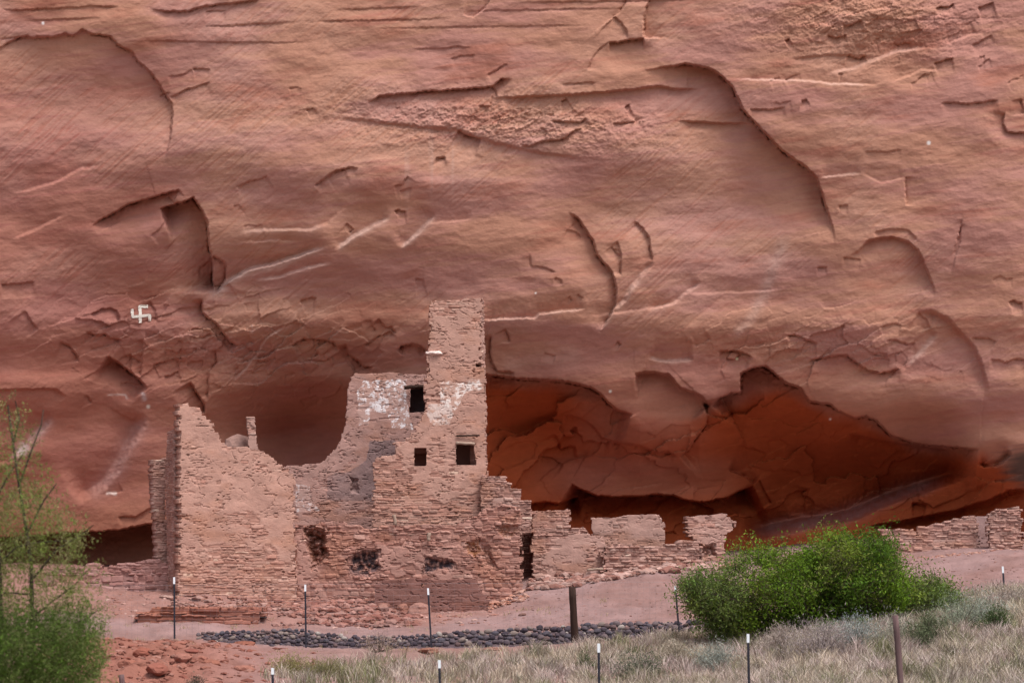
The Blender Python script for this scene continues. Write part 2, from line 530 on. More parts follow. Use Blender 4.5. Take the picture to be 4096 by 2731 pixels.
# --- right middle
step(ZF([(700, 185), (760, 150), (820, 90), (870, 75), (960, 70), (1040, 95), (1100, 140), (1140, 230), (1190, 365), (1195, 420)]), .42, 330, 10, .2)
step(ZF([(840, 45), (940, 20), (1040, 30), (1100, 90)]), .12, 80, 8)
step(ZF([(1060, 500), (1180, 495), (1270, 540), (1330, 610), (1420, 700), (1460, 800), (1490, 930), (1490, 1000)]), .42, 240, 26, .2)
step(ZF([(1100, 500), (1150, 540), (1170, 590)]), .16, 80, 10)
step(ZF([(1210, 610), (1120, 720), (1040, 800), (1010, 840)]), .18, 90, 24)
step(ZF([(350, 635), (400, 628), (470, 655), (530, 672)]), .20, 80)
step(ZF([(470, 775), (600, 745), (690, 735), (760, 790), (810, 825), (880, 845), (1010, 815)]), .38, 150)
step(ZF([(830, 740), (880, 725), (930, 735)]), .10, 50)
step(ZF([(840, 765), (900, 755), (945, 770)]), .10, 50)
step(ZF([(1400, 640), (1500, 645), (1550, 668)]), .12, 60)
step(ZF([(1510, 765), (1560, 770), (1600, 785), (1640, 765), (1720, 765)]), .14, 70)
step(ZF([(920, 660), (970, 655), (1040, 682), (1085, 670)]), .12, 60)
step(ZF([(880, 580), (950, 565), (1010, 572)]), .10, 60)
step(ZF([(670, 183), (720, 190), (780, 197)]), .10, 50)
step(ZF([(525, 240), (580, 238)]), .12, 40)
step(ZF([(1355, -40), (1340, 100), (1310, 190), (1290, 280)]), .09, 90)
step(ZE([(740, 70), (810, 120), (850, 190), (900, 260), (920, 340), (980, 410), (1020, 460), (1045, 560), (1040, 650), (1000, 740), (930, 840)]), .40, 190, 7, .12, lip=.05, lipL=30)
step(ZE([(1150, 125), (1210, 180), (1250, 240), (1270, 370), (1275, 390)]), .20, 80)
step(ZE([(1010, 290), (1050, 340), (1075, 350)]), .10, 40)
step(ZE([(1050, 255), (1072, 340), (1075, 480)]), .14, 70)
step(ZE([(720, 185), (790, 200), (825, 240)]), .10, 50)
step(ZE([(1290, 395), (1200, 470), (1130, 560), (1100, 630), (1030, 690)]), .26, 110, 20, .15)
ledge(rev(ZE([(190, 752), (350, 742), (530, 738), (560, 712), (700, 695), (860, 680)])), .26, 80, 9, .12)
ledge(rev(ZE([(1230, 690), (1400, 650), (1500, 570), (1580, 515)])), .20, 120, 14, .15)
ledge(rev(ZE([(1480, 590), (1900, 575), (2100, 560)])), .07, 70, 10)
ledge(rev(ZE([(880, 730), (1200, 690), (1400, 650)])), .07, 60, 10)
step(ZE([(340, 805), (375, 860), (380, 895)]), .15, 60)
step(ZE([(262, 845), (255, 960), (270, 1040), (300, 1075), (410, 1075)]), .30, 90)
step(ZE([(505, 340), (510, 410), (600, 425), (670, 455)]), .07, 50)
step(ZE([(660, 485), (695, 500), (705, 530)]), .08, 40)
step(ZE([(750, 600), (770, 630)]), .08, 40)
step(ZE([(800, 595), (835, 615)]), .08, 40)
ledge(rev(ZE([(1240, 985), (1350, 1012), (1430, 1008), (1530, 1000)])), .26, 90, 14)
ledge(rev(ZE([(1530, 920), (1590, 900), (1640, 865)])), .14, 60, 10)
ledge(rev(ZE([(1740, 880), (1850, 780), (1900, 720), (1980, 560), (2040, 400), (2100, 230)])), .10, 120, 40, .2)
step(ZE([(1680, 945), (1800, 945), (1900, 985)]), .35, 80)
step(ZE([(1730, 985), (1780, 1002), (1825, 960)]), .22, 60)
step(ZE([(590, 955), (630, 970), (660, 975)]), .1, 40)
step(ZE([(1050, 885), (1075, 905)]), .12, 40)
# --- mid left above the ruins
step(R1([(1515, 355), (1340, 470), (1230, 630), (1140, 760), (1005, 875)]), .17, 70, 8, .1)
step(R1([(1100, 510), (1160, 570), (1215, 610)]), .15, 60)
step(R1([(1560, 545), (1700, 480), (1850, 490), (1960, 510), (2020, 590)]), .38, 90)
step(R1([(2070, 520), (2110, 630), (2200, 690), (2240, 740), (2330, 748)]), .45, 110)
step(R1([(1670, 680), (1780, 680), (1880, 690), (1940, 660)]), .10, 60)
step(R1([(1690, 470), (1720, 500), (1740, 540)]), .10, 50)
step(R1([(1260, 1090), (1300, 1115)]), .1, 40)
step(R1([(1640, 1060), (1800, 1020), (1860, 1050)]), .14, 60)
step(R2([(1140, 590), (1200, 545), (1280, 520), (1360, 540), (1440, 610)]), .55, 130)
step(R2([(970, 290), (1010, 340), (1040, 375), (1100, 372), (1150, 430)]), .22, 80)
step(R2([(840, 560), (960, 460), (1080, 410), (1150, 470)]), .18, 100)
step(R2([(900, 300), (915, 370), (960, 400)]), .12, 50)
HK = .85
# --- right alcove: lip and hanging slabs
step(ZG([(20, 150), (80, 165), (200, 180), (330, 195), (570, 205), (700, 228), (800, 260), (850, 300), (900, 360), (960, 405), (1060, 430)]), 1.5, 560, 7, .08, 1.0)
step(ZG([(1070, 150), (1200, 150), (1300, 165), (1380, 250), (1440, 275), (1520, 310), (1583, 380)]), .75, 300, 9, .06, 1.1)
LIP = ZG([(1583, 380), (1640, 322), (1720, 290), (1785, 288), (1788, 160), (1850, 125), (1950, 105), (2010, 150), (2081, 215)]) + \
    ZF([(430, 930), (480, 1005), (600, 1020), (640, 1060), (740, 1100), (800, 1090), (860, 1110), (950, 1200), (1090, 1245), (1320, 1265), (1450, 1275)])
step(LIP, 2.2, 620, 7, .05, .9, lip=.1, lipL=40)
step(ZG([(1370, 722), (1430, 670), (1490, 580), (1555, 490), (1555, 430), (1530, 340)]), .9, 330, 7, .1, 1.1)
step(ZG([(900, 612), (1100, 640), (1230, 690), (1300, 680), (1370, 722)]), .5, 120, 8)
step(ZG([(590, 433), (700, 450), (790, 510), (830, 560), (850, 590), (930, 610)]), .35, 220, 8)
step(ZG([(540, 560), (575, 660), (680, 640)]), .3, 80)
step(ZG([(330, 1040), (460, 1018), (560, 1032), (640, 1000), (700, 985)]), 1.2, 260, 7)
step(ZG([(640, 895), (720, 940), (820, 975), (920, 985), (1100, 980), (1230, 970), (1330, 975), (1440, 1010), (1540, 1020), (1700, 985), (1875, 905)]), 3.0, 420, 7, .06, .9, lip=.12, lipL=60)
step(ZG([(1450, 1000), (1560, 1050), (1610, 1075)]), .3, 80)
step(ZG([(1872, 905), (1820, 850), (1700, 800)]), .55, 160, 7)
step(ZG([(1910, 865), (1940, 940), (2000, 1030)]), .22, 90)
step(ZG([(2245, 930), (2222, 1000), (2212, 1115)]), .15, 90)
step(ZG([(440, 710), (520, 720), (600, 780)]), .15, 90)
step(ZG([(1780, 640), (1850, 660), (1960, 690)]), .15, 90)
step(ZG([(1960, 620), (2050, 600), (2120, 640)]), .12, 80)
step(ZF([(700, 1185), (860, 1225), (1000, 1250), (1100, 1262), (1300, 1290)]), .8, 170, 10)
ledge(rev(ZF([(1440, 1360), (1480, 1375), (1560, 1370), (1640, 1300)])), .5, 100, 12)
ledge(rev(R6([(430, 392), (600, 380), (700, 355), (850, 325), (1100, 290), (1250, 240), (1450, 150), (1650, 90), (1850, 20), (2000, -30)])), 3.4, 330, 60, .1)
step(R6([(1590, 190), (1640, 185), (1700, 200)]), .5, 60)
step(R6([(1290, 350), (1560, 300), (1660, 280), (1900, 235), (2100, 170), (2250, 100), (2400, 90)]), 1.3, 160, 9, .1)
# the whole right-hand alcove lies deeper than the face above it
al_top = np.interp(GX, [1900, 2240, 2400, 2560, 2800, 2990, 3100, 3210, 3320, 3480, 3660, 3930, 4096], [1500, 1525, 1560, 1640, 1640, 1560, 1530, 1560, 1620, 1670, 1770, 1790, 1880])
DEP += 1.5 * sst(20, 330, GY - al_top) * sst(1780, 2050, GX) * sst(4300, 3800, GX)
# --- grain of the stone: diagonal tooling marks, bedding, lumps
def rot(ang, kx, ky, X=None, Y=None):
    c, s = math.cos(ang), math.sin(ang)
    return (GX * c + GY * s) / kx, (-GX * s + GY * c) / ky


wx = 40 * fbm(GX / 300, GY / 300, 61, 3)
u1, v1 = rot(-.72, 330, 17)
n_diag = 1 - np.abs(fbm(u1 + wx / 60, v1 + wx / 60, 71, 3)) * 2
u2, v2 = rot(-.12, 420, 17)
n_bed = fbm(u2, v2 + wx / 40, 81, 4)
u3, v3 = rot(-.35, 200, 44)
n_mid = fbm(u3, v3 + wx / 50, 91, 4)
n_big = fbm(GX / 520, GY / 260, 101, 4)
n_fine = fbm(GX / 26, GY / 18, 111, 4)
a_diag = sst(-.15, .35, fbm(GX / 600, GY / 380, 121, 2) + .25 * np.exp(-((GX - 1150) / 900) ** 2 - ((GY - 500) / 420) ** 2))
def facets(kx, ky, ang, seed, warp=.25):
    """broken stone: every cell of an uneven net is a slightly tilted plane"""
    U_, V_ = rot(ang, kx, ky)
    U_ = U_ + warp * fbm(GX / 120, GY / 90, seed, 3)
    V_ = V_ + warp * fbm(GX / 120, GY / 90, seed + 9, 3)
    iu, iv = np.floor(U_).astype(int), np.floor(V_).astype(int)
    tab = np.random.RandomState(seed).rand(64, 64, 5)
    best, H = np.full(U_.shape, 1e9), np.zeros(U_.shape)
    for du in (-1, 0, 1):
        for dv in (-1, 0, 1):
            q = tab[(iu + du) % 64, (iv + dv) % 64]
            a, b = U_ - (iu + du + q[..., 0]), V_ - (iv + dv + q[..., 1])
            d = a * a + b * b
            m = d < best
            best = np.where(m, d, best)
            H = np.where(m, (q[..., 2] - .5) + 1.3 * (q[..., 3] - .5) * a + 1.3 * (q[..., 4] - .35) * b, H)
    return H


fz1 = facets(190, 80, -.45, 501)
fz2 = facets(420, 190, -.30, 511)
fz3 = facets(70, 36, -.35, 521)
z_mid = np.exp(-((GX - 1080) / 480) ** 2 - ((GY - 1400) / 190) ** 2) + .8 * np.exp(-((GX - 620) / 330) ** 2 - ((GY - 1330) / 170) ** 2)
z_alc = sst(0, 90, GY - al_top) * sst(1800, 2000, GX) * sst(4300, 3900, GX)
z_rgt = np.exp(-((GX - 3300) / 420) ** 2 - ((GY - 1400) / 130) ** 2) + np.exp(-((GX - 3850) / 330) ** 2 - ((GY - 2020) / 110) ** 2)
z_top = np.exp(-((GX - 2000) / 560) ** 2 - ((GY - 480) / 80) ** 2) + np.exp(-((GX - 3500) / 420) ** 2 - ((GY - 100) / 130) ** 2)
DEP += np.clip(z_mid, 0, 1) * (.16 * fz1 + .07 * fz3) + z_alc * (.30 * fz2 + .10 * fz1) + np.clip(z_rgt, 0, 1) * (.14 * fz1 + .05 * fz3) + z_top * (.05 * fz1 + .06 * fz3)
rough_patch = np.exp(-((GX - 2000) / 620) ** 2 - ((GY - 490 - (GX - 2000) * .06) / 110) ** 2) + \
    .9 * np.exp(-((GX - 3450) / 420) ** 2 - ((GY - 90) / 150) ** 2) + .6 * np.exp(-((GX - 900) / 420) ** 2 - ((GY - 1400) / 130) ** 2) + \
    .5 * np.exp(-((GX - 3250) / 420) ** 2 - ((GY - 1380) / 90) ** 2)
smooth_low = sst(1500, 1900, GY) * .45
n_pit = fbm(GX / 11, GY / 9, 141, 2)
n_flk = fbm(GX / 90 + n_mid * .8, GY / 42 + n_diag * .3, 131, 4)
flake = np.abs(((n_flk * 5 + 50) % 1.0) - .5) * 2
DEP += .16 * n_big - (.012 * n_diag * a_diag + .005 * n_bed + .009 * n_mid) * (1 - smooth_low) - .009 * n_fine - .004 * n_pit + .018 * sst(.45, .7, n_pit) * sst(.0, .4, n_big) \
    - rough_patch * (.07 * n_flk + .04 * flake + .03 * n_fine)

CYv = CY + DEP
CXv = (GX - 2048) / S * CYv
CZv = CZ + (HY - GY) / S * CYv


def cliff_at(sx, sy):
    i = int(np.clip(np.searchsorted(gx, sx), 0, NXc - 1))
    j = int(np.clip(np.searchsorted(gy, sy), 0, NYc - 1))
    return float(CYv[j, i])


# colours of the stone, with some light and shade painted in
def C(*v): return np.array(v, float)


tan, pink, red, maroon = C(.475, .240, .167), C(.458, .226, .186), C(.390, .152, .103), C(.330, .123, .104)
pale, shade_red, varnish = C(.60, .42, .36), C(.470, .100, .030), C(.10, .075, .065)
e = lambda a: a[..., None]
m1 = sst(-.25, .35, fbm(GX / 520 + 3, GY / 170, 201, 4) + .35 * n_bed)
col = mix(tan, pink, e(m1))
m2 = sst(.02, .5, fbm(GX / 430 - 7, GY / 120 + GX / 1500, 211, 4) + .3 * n_bed)
col = mix(col, red, e(m2 * .75))
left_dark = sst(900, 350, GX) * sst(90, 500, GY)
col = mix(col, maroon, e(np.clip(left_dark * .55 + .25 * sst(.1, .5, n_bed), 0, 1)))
col = mix(col, red, e(.45 * sst(1250, 1600, GY) * sst(3700, 2900, GX)))
# right-hand alcove painted redder: its shade and bounced light in the colour
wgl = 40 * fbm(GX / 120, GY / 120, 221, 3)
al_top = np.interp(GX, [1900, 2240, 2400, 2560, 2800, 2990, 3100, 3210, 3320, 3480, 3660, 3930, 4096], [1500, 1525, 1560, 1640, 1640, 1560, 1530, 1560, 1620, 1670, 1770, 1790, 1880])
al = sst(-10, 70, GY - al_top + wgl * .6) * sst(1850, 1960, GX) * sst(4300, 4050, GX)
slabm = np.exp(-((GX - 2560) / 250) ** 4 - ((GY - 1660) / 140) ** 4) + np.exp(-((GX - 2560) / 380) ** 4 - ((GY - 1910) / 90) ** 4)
col = mix(col, shade_red, e(al * (.92 - .6 * np.clip(slabm, 0, 1))))
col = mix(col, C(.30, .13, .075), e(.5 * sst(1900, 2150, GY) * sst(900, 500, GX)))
# pale mineral streaks; along ledges they paint the light the edge catches
def streak(pts, wdt, amt, c=pale):
    global col
    r = near_line(pts, wdt * 3)
    if r is None: return
    sl_, sd, t = r
    a = amt * np.exp(-(sd / wdt) ** 2) * sst(0, .15, t) * sst(0, .15, 1 - t)
    a = a * (.65 + .6 * n_mid[sl_] + .3 * n_fine[sl_])
    col[sl_] = mix(col[sl_], c, e(np.clip(a, 0, 1)))


streak(ZE([(2120, 200), (2040, 400), (1980, 560), (1900, 720), (1750, 880)]), 26, .5)
streak(ZD([(1290, 790), (1345, 745), (1450, 660), (1600, 590), (1760, 560), (1900, 500), (2060, 440)]), 17, .9)
streak(ZD([(1600, 660), (1750, 640), (1900, 590), (2100, 545)]), 8, .55)
streak(ZB([(60, 1568), (200, 1470), (330, 1400), (420, 1360)]), 15, .85)
streak(ZB([(470, 1560), (560, 1480), (640, 1400), (700, 1340)]), 13, .75)
streak(ZE([(190, 755), (350, 746), (530, 742), (560, 716), (860, 684)]), 6, .6)
streak(ZE([(1290, 395), (1200, 470), (1130, 560), (1100, 630), (1030, 690), (930, 840)]), 14, .55)
streak(ZE([(1230, 690), (1400, 650), (1500, 570), (1580, 515)]), 9, .4)
streak(ZE([(1240, 985), (1350, 1015), (1430, 1010), (1530, 1003)]), 9, .6)
streak(ZE([(850, 960), (700, 990), (500, 1010), (300, 1050)]), 40, .35)
streak(ZF([(1210, 615), (1120, 720), (1040, 800)]), 14, .6)
streak(ZC([(500, 495), (900, 506), (1060, 516), (1120, 526), (1400, 533)]), 5, .65)
streak(ZC([(1060, 1112), (1200, 1101), (1330, 1091)]), 6, .5)
streak(ZC([(1100, 470), (1300, 420), (1420, 370), (1560, 320), (1750, 300)]), 8, .4)
streak(Z7([(745, 195), (720, 250), (660, 350), (590, 480), (530, 560), (430, 620)]), 34, .55, C(.52, .36, .34))
streak(Z7([(275, 205), (190, 300), (110, 390), (50, 440)]), 22, .6, C(.58, .44, .42))
streak(Z7([(130, 340), (110, 380), (90, 400)]), 22, .8, C(.78, .70, .68))
streak(Z7([(535, 600), (600, 604)]), 6, 1.0, C(.85, .78, .72))
streak(Z7([(540, 105), (600, 97), (640, 100), (655, 130)]), 4, .9, C(.60, .50, .46))
streak(Z7([(728, 85), (730, 110), (738, 135)]), 9, .9, C(.62, .56, .56))
streak(R1([(1515, 355), (1340, 470), (1230, 630), (1140, 760), (1005, 875)]), 6, .5)
streak(R1([(1190, 340), (1205, 450)]), 4, .5)
streak(ZA([(1480, 1450), (1700, 1440), (1950, 1440), (2050, 1400)]), 10, .4)
streak(R6([(480, 385), (700, 350), (850, 318), (1100, 280), (1250, 230), (1450, 140), (1650, 75), (1850, 5)]), 30, .9, C(.60, .42, .40))
for sx, sy, r_, c_ in [(2441, 1565, 6, C(.9, .88, .8)), (2948, 1434, 6, C(.85, .86, .6)), (3321, 1676, 5, C(.9, .85, .8)), (3715, 572, 8, C(.9, .85, .82)),
                       (172, 94, 6, C(.95, .9, .88)), (2143, 1172, 4, C(.9, .85, .8)), (593, 1626, 8, C(.75, .68, .6))]:
    a = np.exp(-(((GX - sx) / r_) ** 2 + ((GY - sy) / r_) ** 2) ** 2)
    col = mix(col, c_, e(a))
# vertical dim water stains under the shelf and the dark varnish patch at the right edge
vs = sst(.15, .5, fbm(GX / 46, GY / 900, 231, 3)) * np.exp(-((GX - 1800) / 330) ** 2 - ((GY - 650) / 160) ** 2)
col = mix(col, pale, e(.3 * vs))
dg = sst(.35, .75, n_diag) * a_diag * sst(1500, 1100, GY)
col = mix(col, pale, e(.14 * dg))
vr = sst(.0, .5, np.exp(-((GX - 4170) / 170) ** 2 - ((GY - 1870) / 90) ** 2) + .25 * n_bed - .2 + .15 * n_mid)
col = mix(col, varnish, e(.9 * vr))
col *= (1 + .08 * n_mid + .07 * n_bed + .04 * n_fine)[..., None]
idx = np.arange(NYc * NXc).reshape(NYc, NXc)
fc = np.stack([idx[1:, :-1], idx[1:, 1:], idx[:-1, 1:], idx[:-1, :-1]], -1).reshape(-1, 4)
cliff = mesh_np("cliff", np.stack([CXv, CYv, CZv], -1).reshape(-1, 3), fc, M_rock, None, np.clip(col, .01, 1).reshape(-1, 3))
tag(cliff, "towering layered red sandstone cliff with shallow overhanging alcoves behind the ruins", "cliff", kind="structure")

# ------------------------------------------------------------------ the ground
gcols = [-1600, 0, 450, 700, 950, 1110, 1250, 1600, 2000, 2352, 4000]         # overview columns
gYs = [18, 40, 54, 60, 66, 68.5, 70, 73, 76, 80, 86]
gT = [[2600, 2600, 2600, 2600, 2600, 2600, 2600, 2550, 2480, 2420, 2400],
      [1760, 1760, 1770, 1780, 1780, 1780, 1770, 1740, 1700, 1650, 1600],
      [1610, 1610, 1612, 1630, 1625, 1620, 1610, 1590, 1550, 1510, 1480],
      [1525, 1525, 1530, 1555, 1550, 1545, 1540, 1515, 1460, 1415, 1400],
      [1462, 1462, 1474, 1488, 1490, 1488, 1482, 1462, 1410, 1372, 1350],
      [1428, 1428, 1436, 1445, 1442, 1440, 1430, 1420, 1370, 1335, 1320],
      [1400, 1400, 1408, 1418, 1420, 1415, 1398, 1385, 1340, 1308, 1300],
      [1338, 1340, 1360, 1384, 1394, 1390, 1346, 1308, 1288, 1268, 1268],
      [1310, 1312, 1330, 1345, 1350, 1345, 1318, 1288, 1262, 1250, 1250],
      [1295, 1296, 1300, 1310, 1310, 1310, 1295, 1270, 1240, 1232, 1232],
      [1295, 1296, 1300, 1310, 1310, 1310, 1290, 1262, 1235, 1225, 1225]]


def ground_row(fx, Y):
    return interp_table(gcols, gYs, gT, fx, Y)


px_g = np.concatenate([np.arange(-3200, -100, 80.0), np.arange(-100, 2460, 4.0), np.arange(2460, 5600, 80.0)])
Yg = np.concatenate([np.arange(4, 18, 2.0), np.arange(18, 52, .5), np.arange(52, 78, .06), np.arange(78, 90, .4)])
PG, YG = np.meshgrid(px_g, Yg)


def gz(fx, Y, detail=True):
    fx = np.asarray(fx, float)
    Y = np.asarray(Y, float)
    row = ground_row(fx, np.clip(Y, 18, 86))
    z = CZ + (HY / F2S - row) / S * F2S * np.clip(Y, 18, 86)
    x = (fx - 1176) * F2S / S * Y
    if detail:
        z = z + .22 * np.exp(-((fx - 800) / 120) ** 2 - ((Y - 71.3) / 1.1) ** 2)
        red = np.exp(-((fx - 330) / 230) ** 2) * sst(66.5, 63, Y)
        z = z + .10 * fbm(x / 2.2, Y / 2.2, 301, 4) + .065 * fbm(x / .5, Y / .6, 311, 4) + .05 * sst(1260, 1100, fx) * sst(68.5, 70.5, Y) * fbm(x / .35, Y / .4, 315, 3) + red * (.28 * fbm(x / .7, Y / .8, 321, 4) + .05)
    return z


ZGd = gz(PG, YG)
XG = (PG - 1176) * F2S / S * YG
sand, sand2, redsoil = C(.275, .178, .172), C(.245, .145, .132), C(.255, .112, .085)
ns = fbm(XG / 2.5, YG / 2.5, 331, 4)
gc = mix(sand, sand2, e(sst(-.2, .4, ns)))
gc = mix(gc, redsoil, e(np.clip(np.exp(-((PG - 330) / 260) ** 2) * sst(66.8, 64.5, YG + .8 * ns) * 1.1, 0, 1)))
gc = mix(gc, C(.14, .055, .042), e(np.exp(-((PG - 330) / 240) ** 2) * sst(66, 64, YG) * sst(.1, .45, fbm(XG / .5, YG / .5, 361, 4)) * .7))
gc = mix(gc, C(.28, .145, .120), e(sst(68.8, 69.8, YG + ns) * sst(1250, 1000, PG) * .8))
gc = mix(gc, C(.24, .15, .125), e(sst(66.2, 65.2, YG + ns) * sst(600, 1000, PG) * .55))
scrub = C(.15, .115, .070)  # dark colour out of view, cuts bounce light under the overhangs
gc = mix(gc, scrub, e(sst(52, 44, YG + 2 * ns)))
sp = fbm(XG / .12, YG / .22, 341, 2)
gc = mix(gc, C(.22, .10, .08), e(sst(.36, .6, sp) * .6))
gc = gc * (1 + .22 * fbm(XG / .5, YG / .9, 351, 4) + .12 * fbm(XG / 4, YG / 5, 355, 3))[..., None]
idx = np.arange(PG.size).reshape(PG.shape)
fc = np.stack([idx[:-1, :-1], idx[:-1, 1:], idx[1:, 1:], idx[1:, :-1]], -1).reshape(-1, 4)
ground = mesh_np("ground", np.stack([XG, YG, ZGd], -1).reshape(-1, 3), fc, M_sand, None, gc.reshape(-1, 3))
tag(ground, "pinkish sandy ground sloping up to the foot of the ruins", "ground", kind="structure")
# plain canyon floor on all sides, darkened to cut bounce light, 4 mm and more below
fz = float(ZGd[0].min()) - .6
floor = mesh_np("canyon_floor", [(-400, -400, fz), (400, -400, fz), (400, 300, fz), (-400, 300, fz)], [(0, 1, 2, 3)], M_sand, None, np.tile(C(.13, .10, .06), (4, 1)))
tag(floor, "flat dark scrub canyon floor around the slope", "ground", kind="structure")


def gpt(fx, Y, up=0.0):
    return Vector(((fx - 1176) * F2S / S * Y, Y, float(gz(fx, Y)) + up))


def ground_Y(fx, fy):
    """distance at which the ground shows at this overview pixel"""
    ys = np.linspace(52, 80, 400)
    zz = gz(np.full(400, float(fx)), ys)
    rows = (HY - (zz - CZ) / ys * S) / F2S
    k = int(np.argmin(np.abs(rows - fy)))
    return float(ys[k])


# ------------------------------------------------------------------ masonry walls
def pip(px, py, poly):
    inside = np.zeros(px.shape, bool)
    n = len(poly)
    j = n - 1
    for i in range(n):
        xi, yi = poly[i]
        xj, yj = poly[j]
        cnd = ((yi > py) != (yj > py)) & (px < (xj - xi) * (py - yi) / (yj - yi + 1e-12) + xi)
        inside ^= cnd
        j = i
    return inside


def to_plane(pts, P0, D):
    N = (D[1], -D[0])
    out = []
    for sx, sy in pts:
        rx, rz = (sx - 2048) / S, (HY - sy) / S
        t = (P0[0] * N[0] + P0[1] * N[1]) / (rx * N[0] + N[1])
        X, Y, Zz = rx * t, t, CZ + rz * t
        out.append(((X - P0[0]) * D[0] + (Y - P0[1]) * D[1], Zz))
    return out


STONE_A, STONE_B, STONE_C = C(.41, .245, .208), C(.340, .182, .150), C(.475, .310, .265)
MORTAR, PLAST = C(.38, .220, .182), C(.43, .265, .226)


def wall(name, outline, P0, ang, root, thick=.42, holes=(), plaster_shade=(), res=.014, course=(.035, .085), slen=(.09, .34), relief=.028, plaster=.35,
         pl_bias=None, white=(), hollows=(), seed=1, tint=(1, 1, 1), jit=.05, gaps=.5, whiteamt=.85, sidejit=1.0, wob=1.0):
    """a rubble wall: courses of uneven stones and worn mud plaster over a core; outline, holes in photograph pixels"""
    R = np.random.RandomState(seed)
    D = (math.cos(ang), math.sin(ang))
    N = (D[1], -D[0])
    poly = to_plane(outline, P0, D)
    hp = [to_plane(h, P0, D) for h in holes]
    us, vs_ = [p[0] for p in poly], [p[1] for p in poly]
    u0, u1_, v0, v1_ = min(us) - .1, max(us) + .1, min(vs_) - .1, max(vs_) + .1
    nu, nv = int((u1_ - u0) / res) + 2, int((v1_ - v0) / res) + 2
    ug, vg = u0 + np.arange(nu) * res, v0 + np.arange(nv) * res
    U, V = np.meshgrid(ug, vg)
    Vw = V + .030 * fbm(U / .8, V / 1.0, seed + 3, 2) + wob * (.022 * perlin(U / .30, V / .30, seed + 6) + .010 * perlin(U / .11, V / .12, seed + 4))
    Uw = U + .014 * perlin(U / .1, V / .1, seed + 5)
    rows = [v0 - .3]
    while rows[-1] < v1_ + .3:
        rows.append(rows[-1] + R.uniform(*course) * R.choice([.7, 1, 1, 1.25]))
    rows = np.array(rows)
    ri = np.clip(np.searchsorted(rows, Vw) - 1, 0, len(rows) - 2)
    b0, b1 = rows[ri], rows[ri + 1]
    rowc = (b0 + b1) * .5
    sid = np.zeros(U.shape, np.int64)
    a0, a1 = np.zeros(U.shape), np.zeros(U.shape)
    base = 0
    for r in range(len(rows) - 1):
        m = ri == r
        k = [u0 - R.uniform(.1, .5)]
        lm = R.uniform(.8, 1.25)
        while k[-1] < u1_ + .5:
            k.append(k[-1] + R.uniform(*slen) * lm)
        k = np.array(k)
        if m.any():
            s_ = np.clip(np.searchsorted(k, Uw[m]) - 1, 0, len(k) - 2)
            sid[m] = base + s_
            a0[m], a1[m] = k[s_], k[s_ + 1]
        base += len(k)
    rnd = R.rand(base + 1, 8)
    q = rnd[sid]
    eu = np.minimum(Uw - a0, a1 - Uw)
    ev = np.minimum(Vw - b0, b1 - Vw)
    rad = .010 + .012 * q[..., 3]
    edge = np.minimum(sst(0, 1, np.clip(eu / (rad * 1.2), 0, 1)), sst(0, 1, np.clip(ev / rad, 0, 1)))
    nl = fbm(U / .35, V / .22, seed + 11, 4)
    jd = .004 + .060 * np.clip(fbm(U / .25, V / .10, seed + 21, 3) * 2.0 - .35, 0, 1) * gaps
    slit = sst(.28, .50, fbm(U / .15, V / .030, seed + 23, 2)) * sst(-.1, .3, fbm(U / .7, V / .5, seed + 24, 2))
    hst = (q[..., 0] ** 1.6) * relief * (.5 + .5 * sst(0, .06, eu)) + (q[..., 4] - .5) * .35 * (V - rowc) + .006 * nl
    H = mix(-jd, hst, edge)
    # plaster: smooth skin with worn holes
    pb = fbm(U / 1.1, V / .7, seed + 31, 4) + .35 * nl
    pb = pb + (pl_bias(U, V) if pl_bias else 0)
    p = sst(-.05, .10, pb - (.35 - plaster)) if plaster > -1 else np.zeros(U.shape)
    p = p * (1 - .85 * (q[..., 5] > .90))
    hp_ = relief * .55 + .016 * fbm(U / .5, V / .4, seed + 41, 4)
    crk = np.abs(fbm(U / .55 + .3 * nl, V / .45, seed + 51, 3))
    hp_ = hp_ - .03 * sst(.025, .0, crk) * (q[..., 6] > .2) * sst(.0, .3, fbm(U / 1.5, V / 1.2, seed + 55, 2) + .2)
    H = mix(H, hp_, p) - .085 * slit * min(1.0, gaps + .3)
    H = H + .035 * fbm(U / 1.6, V / 1.6, seed + 61, 3)
    t = e(sst(.2, .8, q[..., 1]))
    cc = mix(STONE_A, STONE_B, t)
    cc = mix(cc, STONE_C, e(sst(.82, .95, q[..., 2])))
    cc = mix(cc, C(.62, .46, .38), e(1.0 * (q[..., 2] > .988)))
    cc = cc * (.84 + .32 * q[..., 7])[..., None]
    cc = mix(MORTAR * .95, cc, e(edge))
    cc = mix(cc, PLAST * (1 + .10 * nl)[..., None], e(p * .92))
    cc = mix(cc, C(.37, .185, .125), e(.55 * sst(.0, .45, fbm(U / 1.3, V / .6, seed + 71, 4))))
    cc = cc * (1 + .22 * fbm(U / .45, V / .3, seed + 73, 4))[..., None]
    for wp, amt, sharp in white:                                    # remains of whitewash
        w_ = pip(U + .07 * fbm(U / .25, V / .25, seed + 81, 3), V + .07 * fbm(U / .25, V / .25, seed + 82, 3), to_plane(wp, P0, D))
        nz = fbm(U / .13, V / .13, seed + 83, 5, .75) + .35 * fbm(U / .5, V / .5, seed + 84, 2)
        m = w_ * sst(sharp, sharp + .12, nz)
        cc = mix(cc, C(.80, .76, .76), e(m * amt))
        cc = mix(cc, C(.58, .41, .36), e(w_ * .45 * (1 - m)))
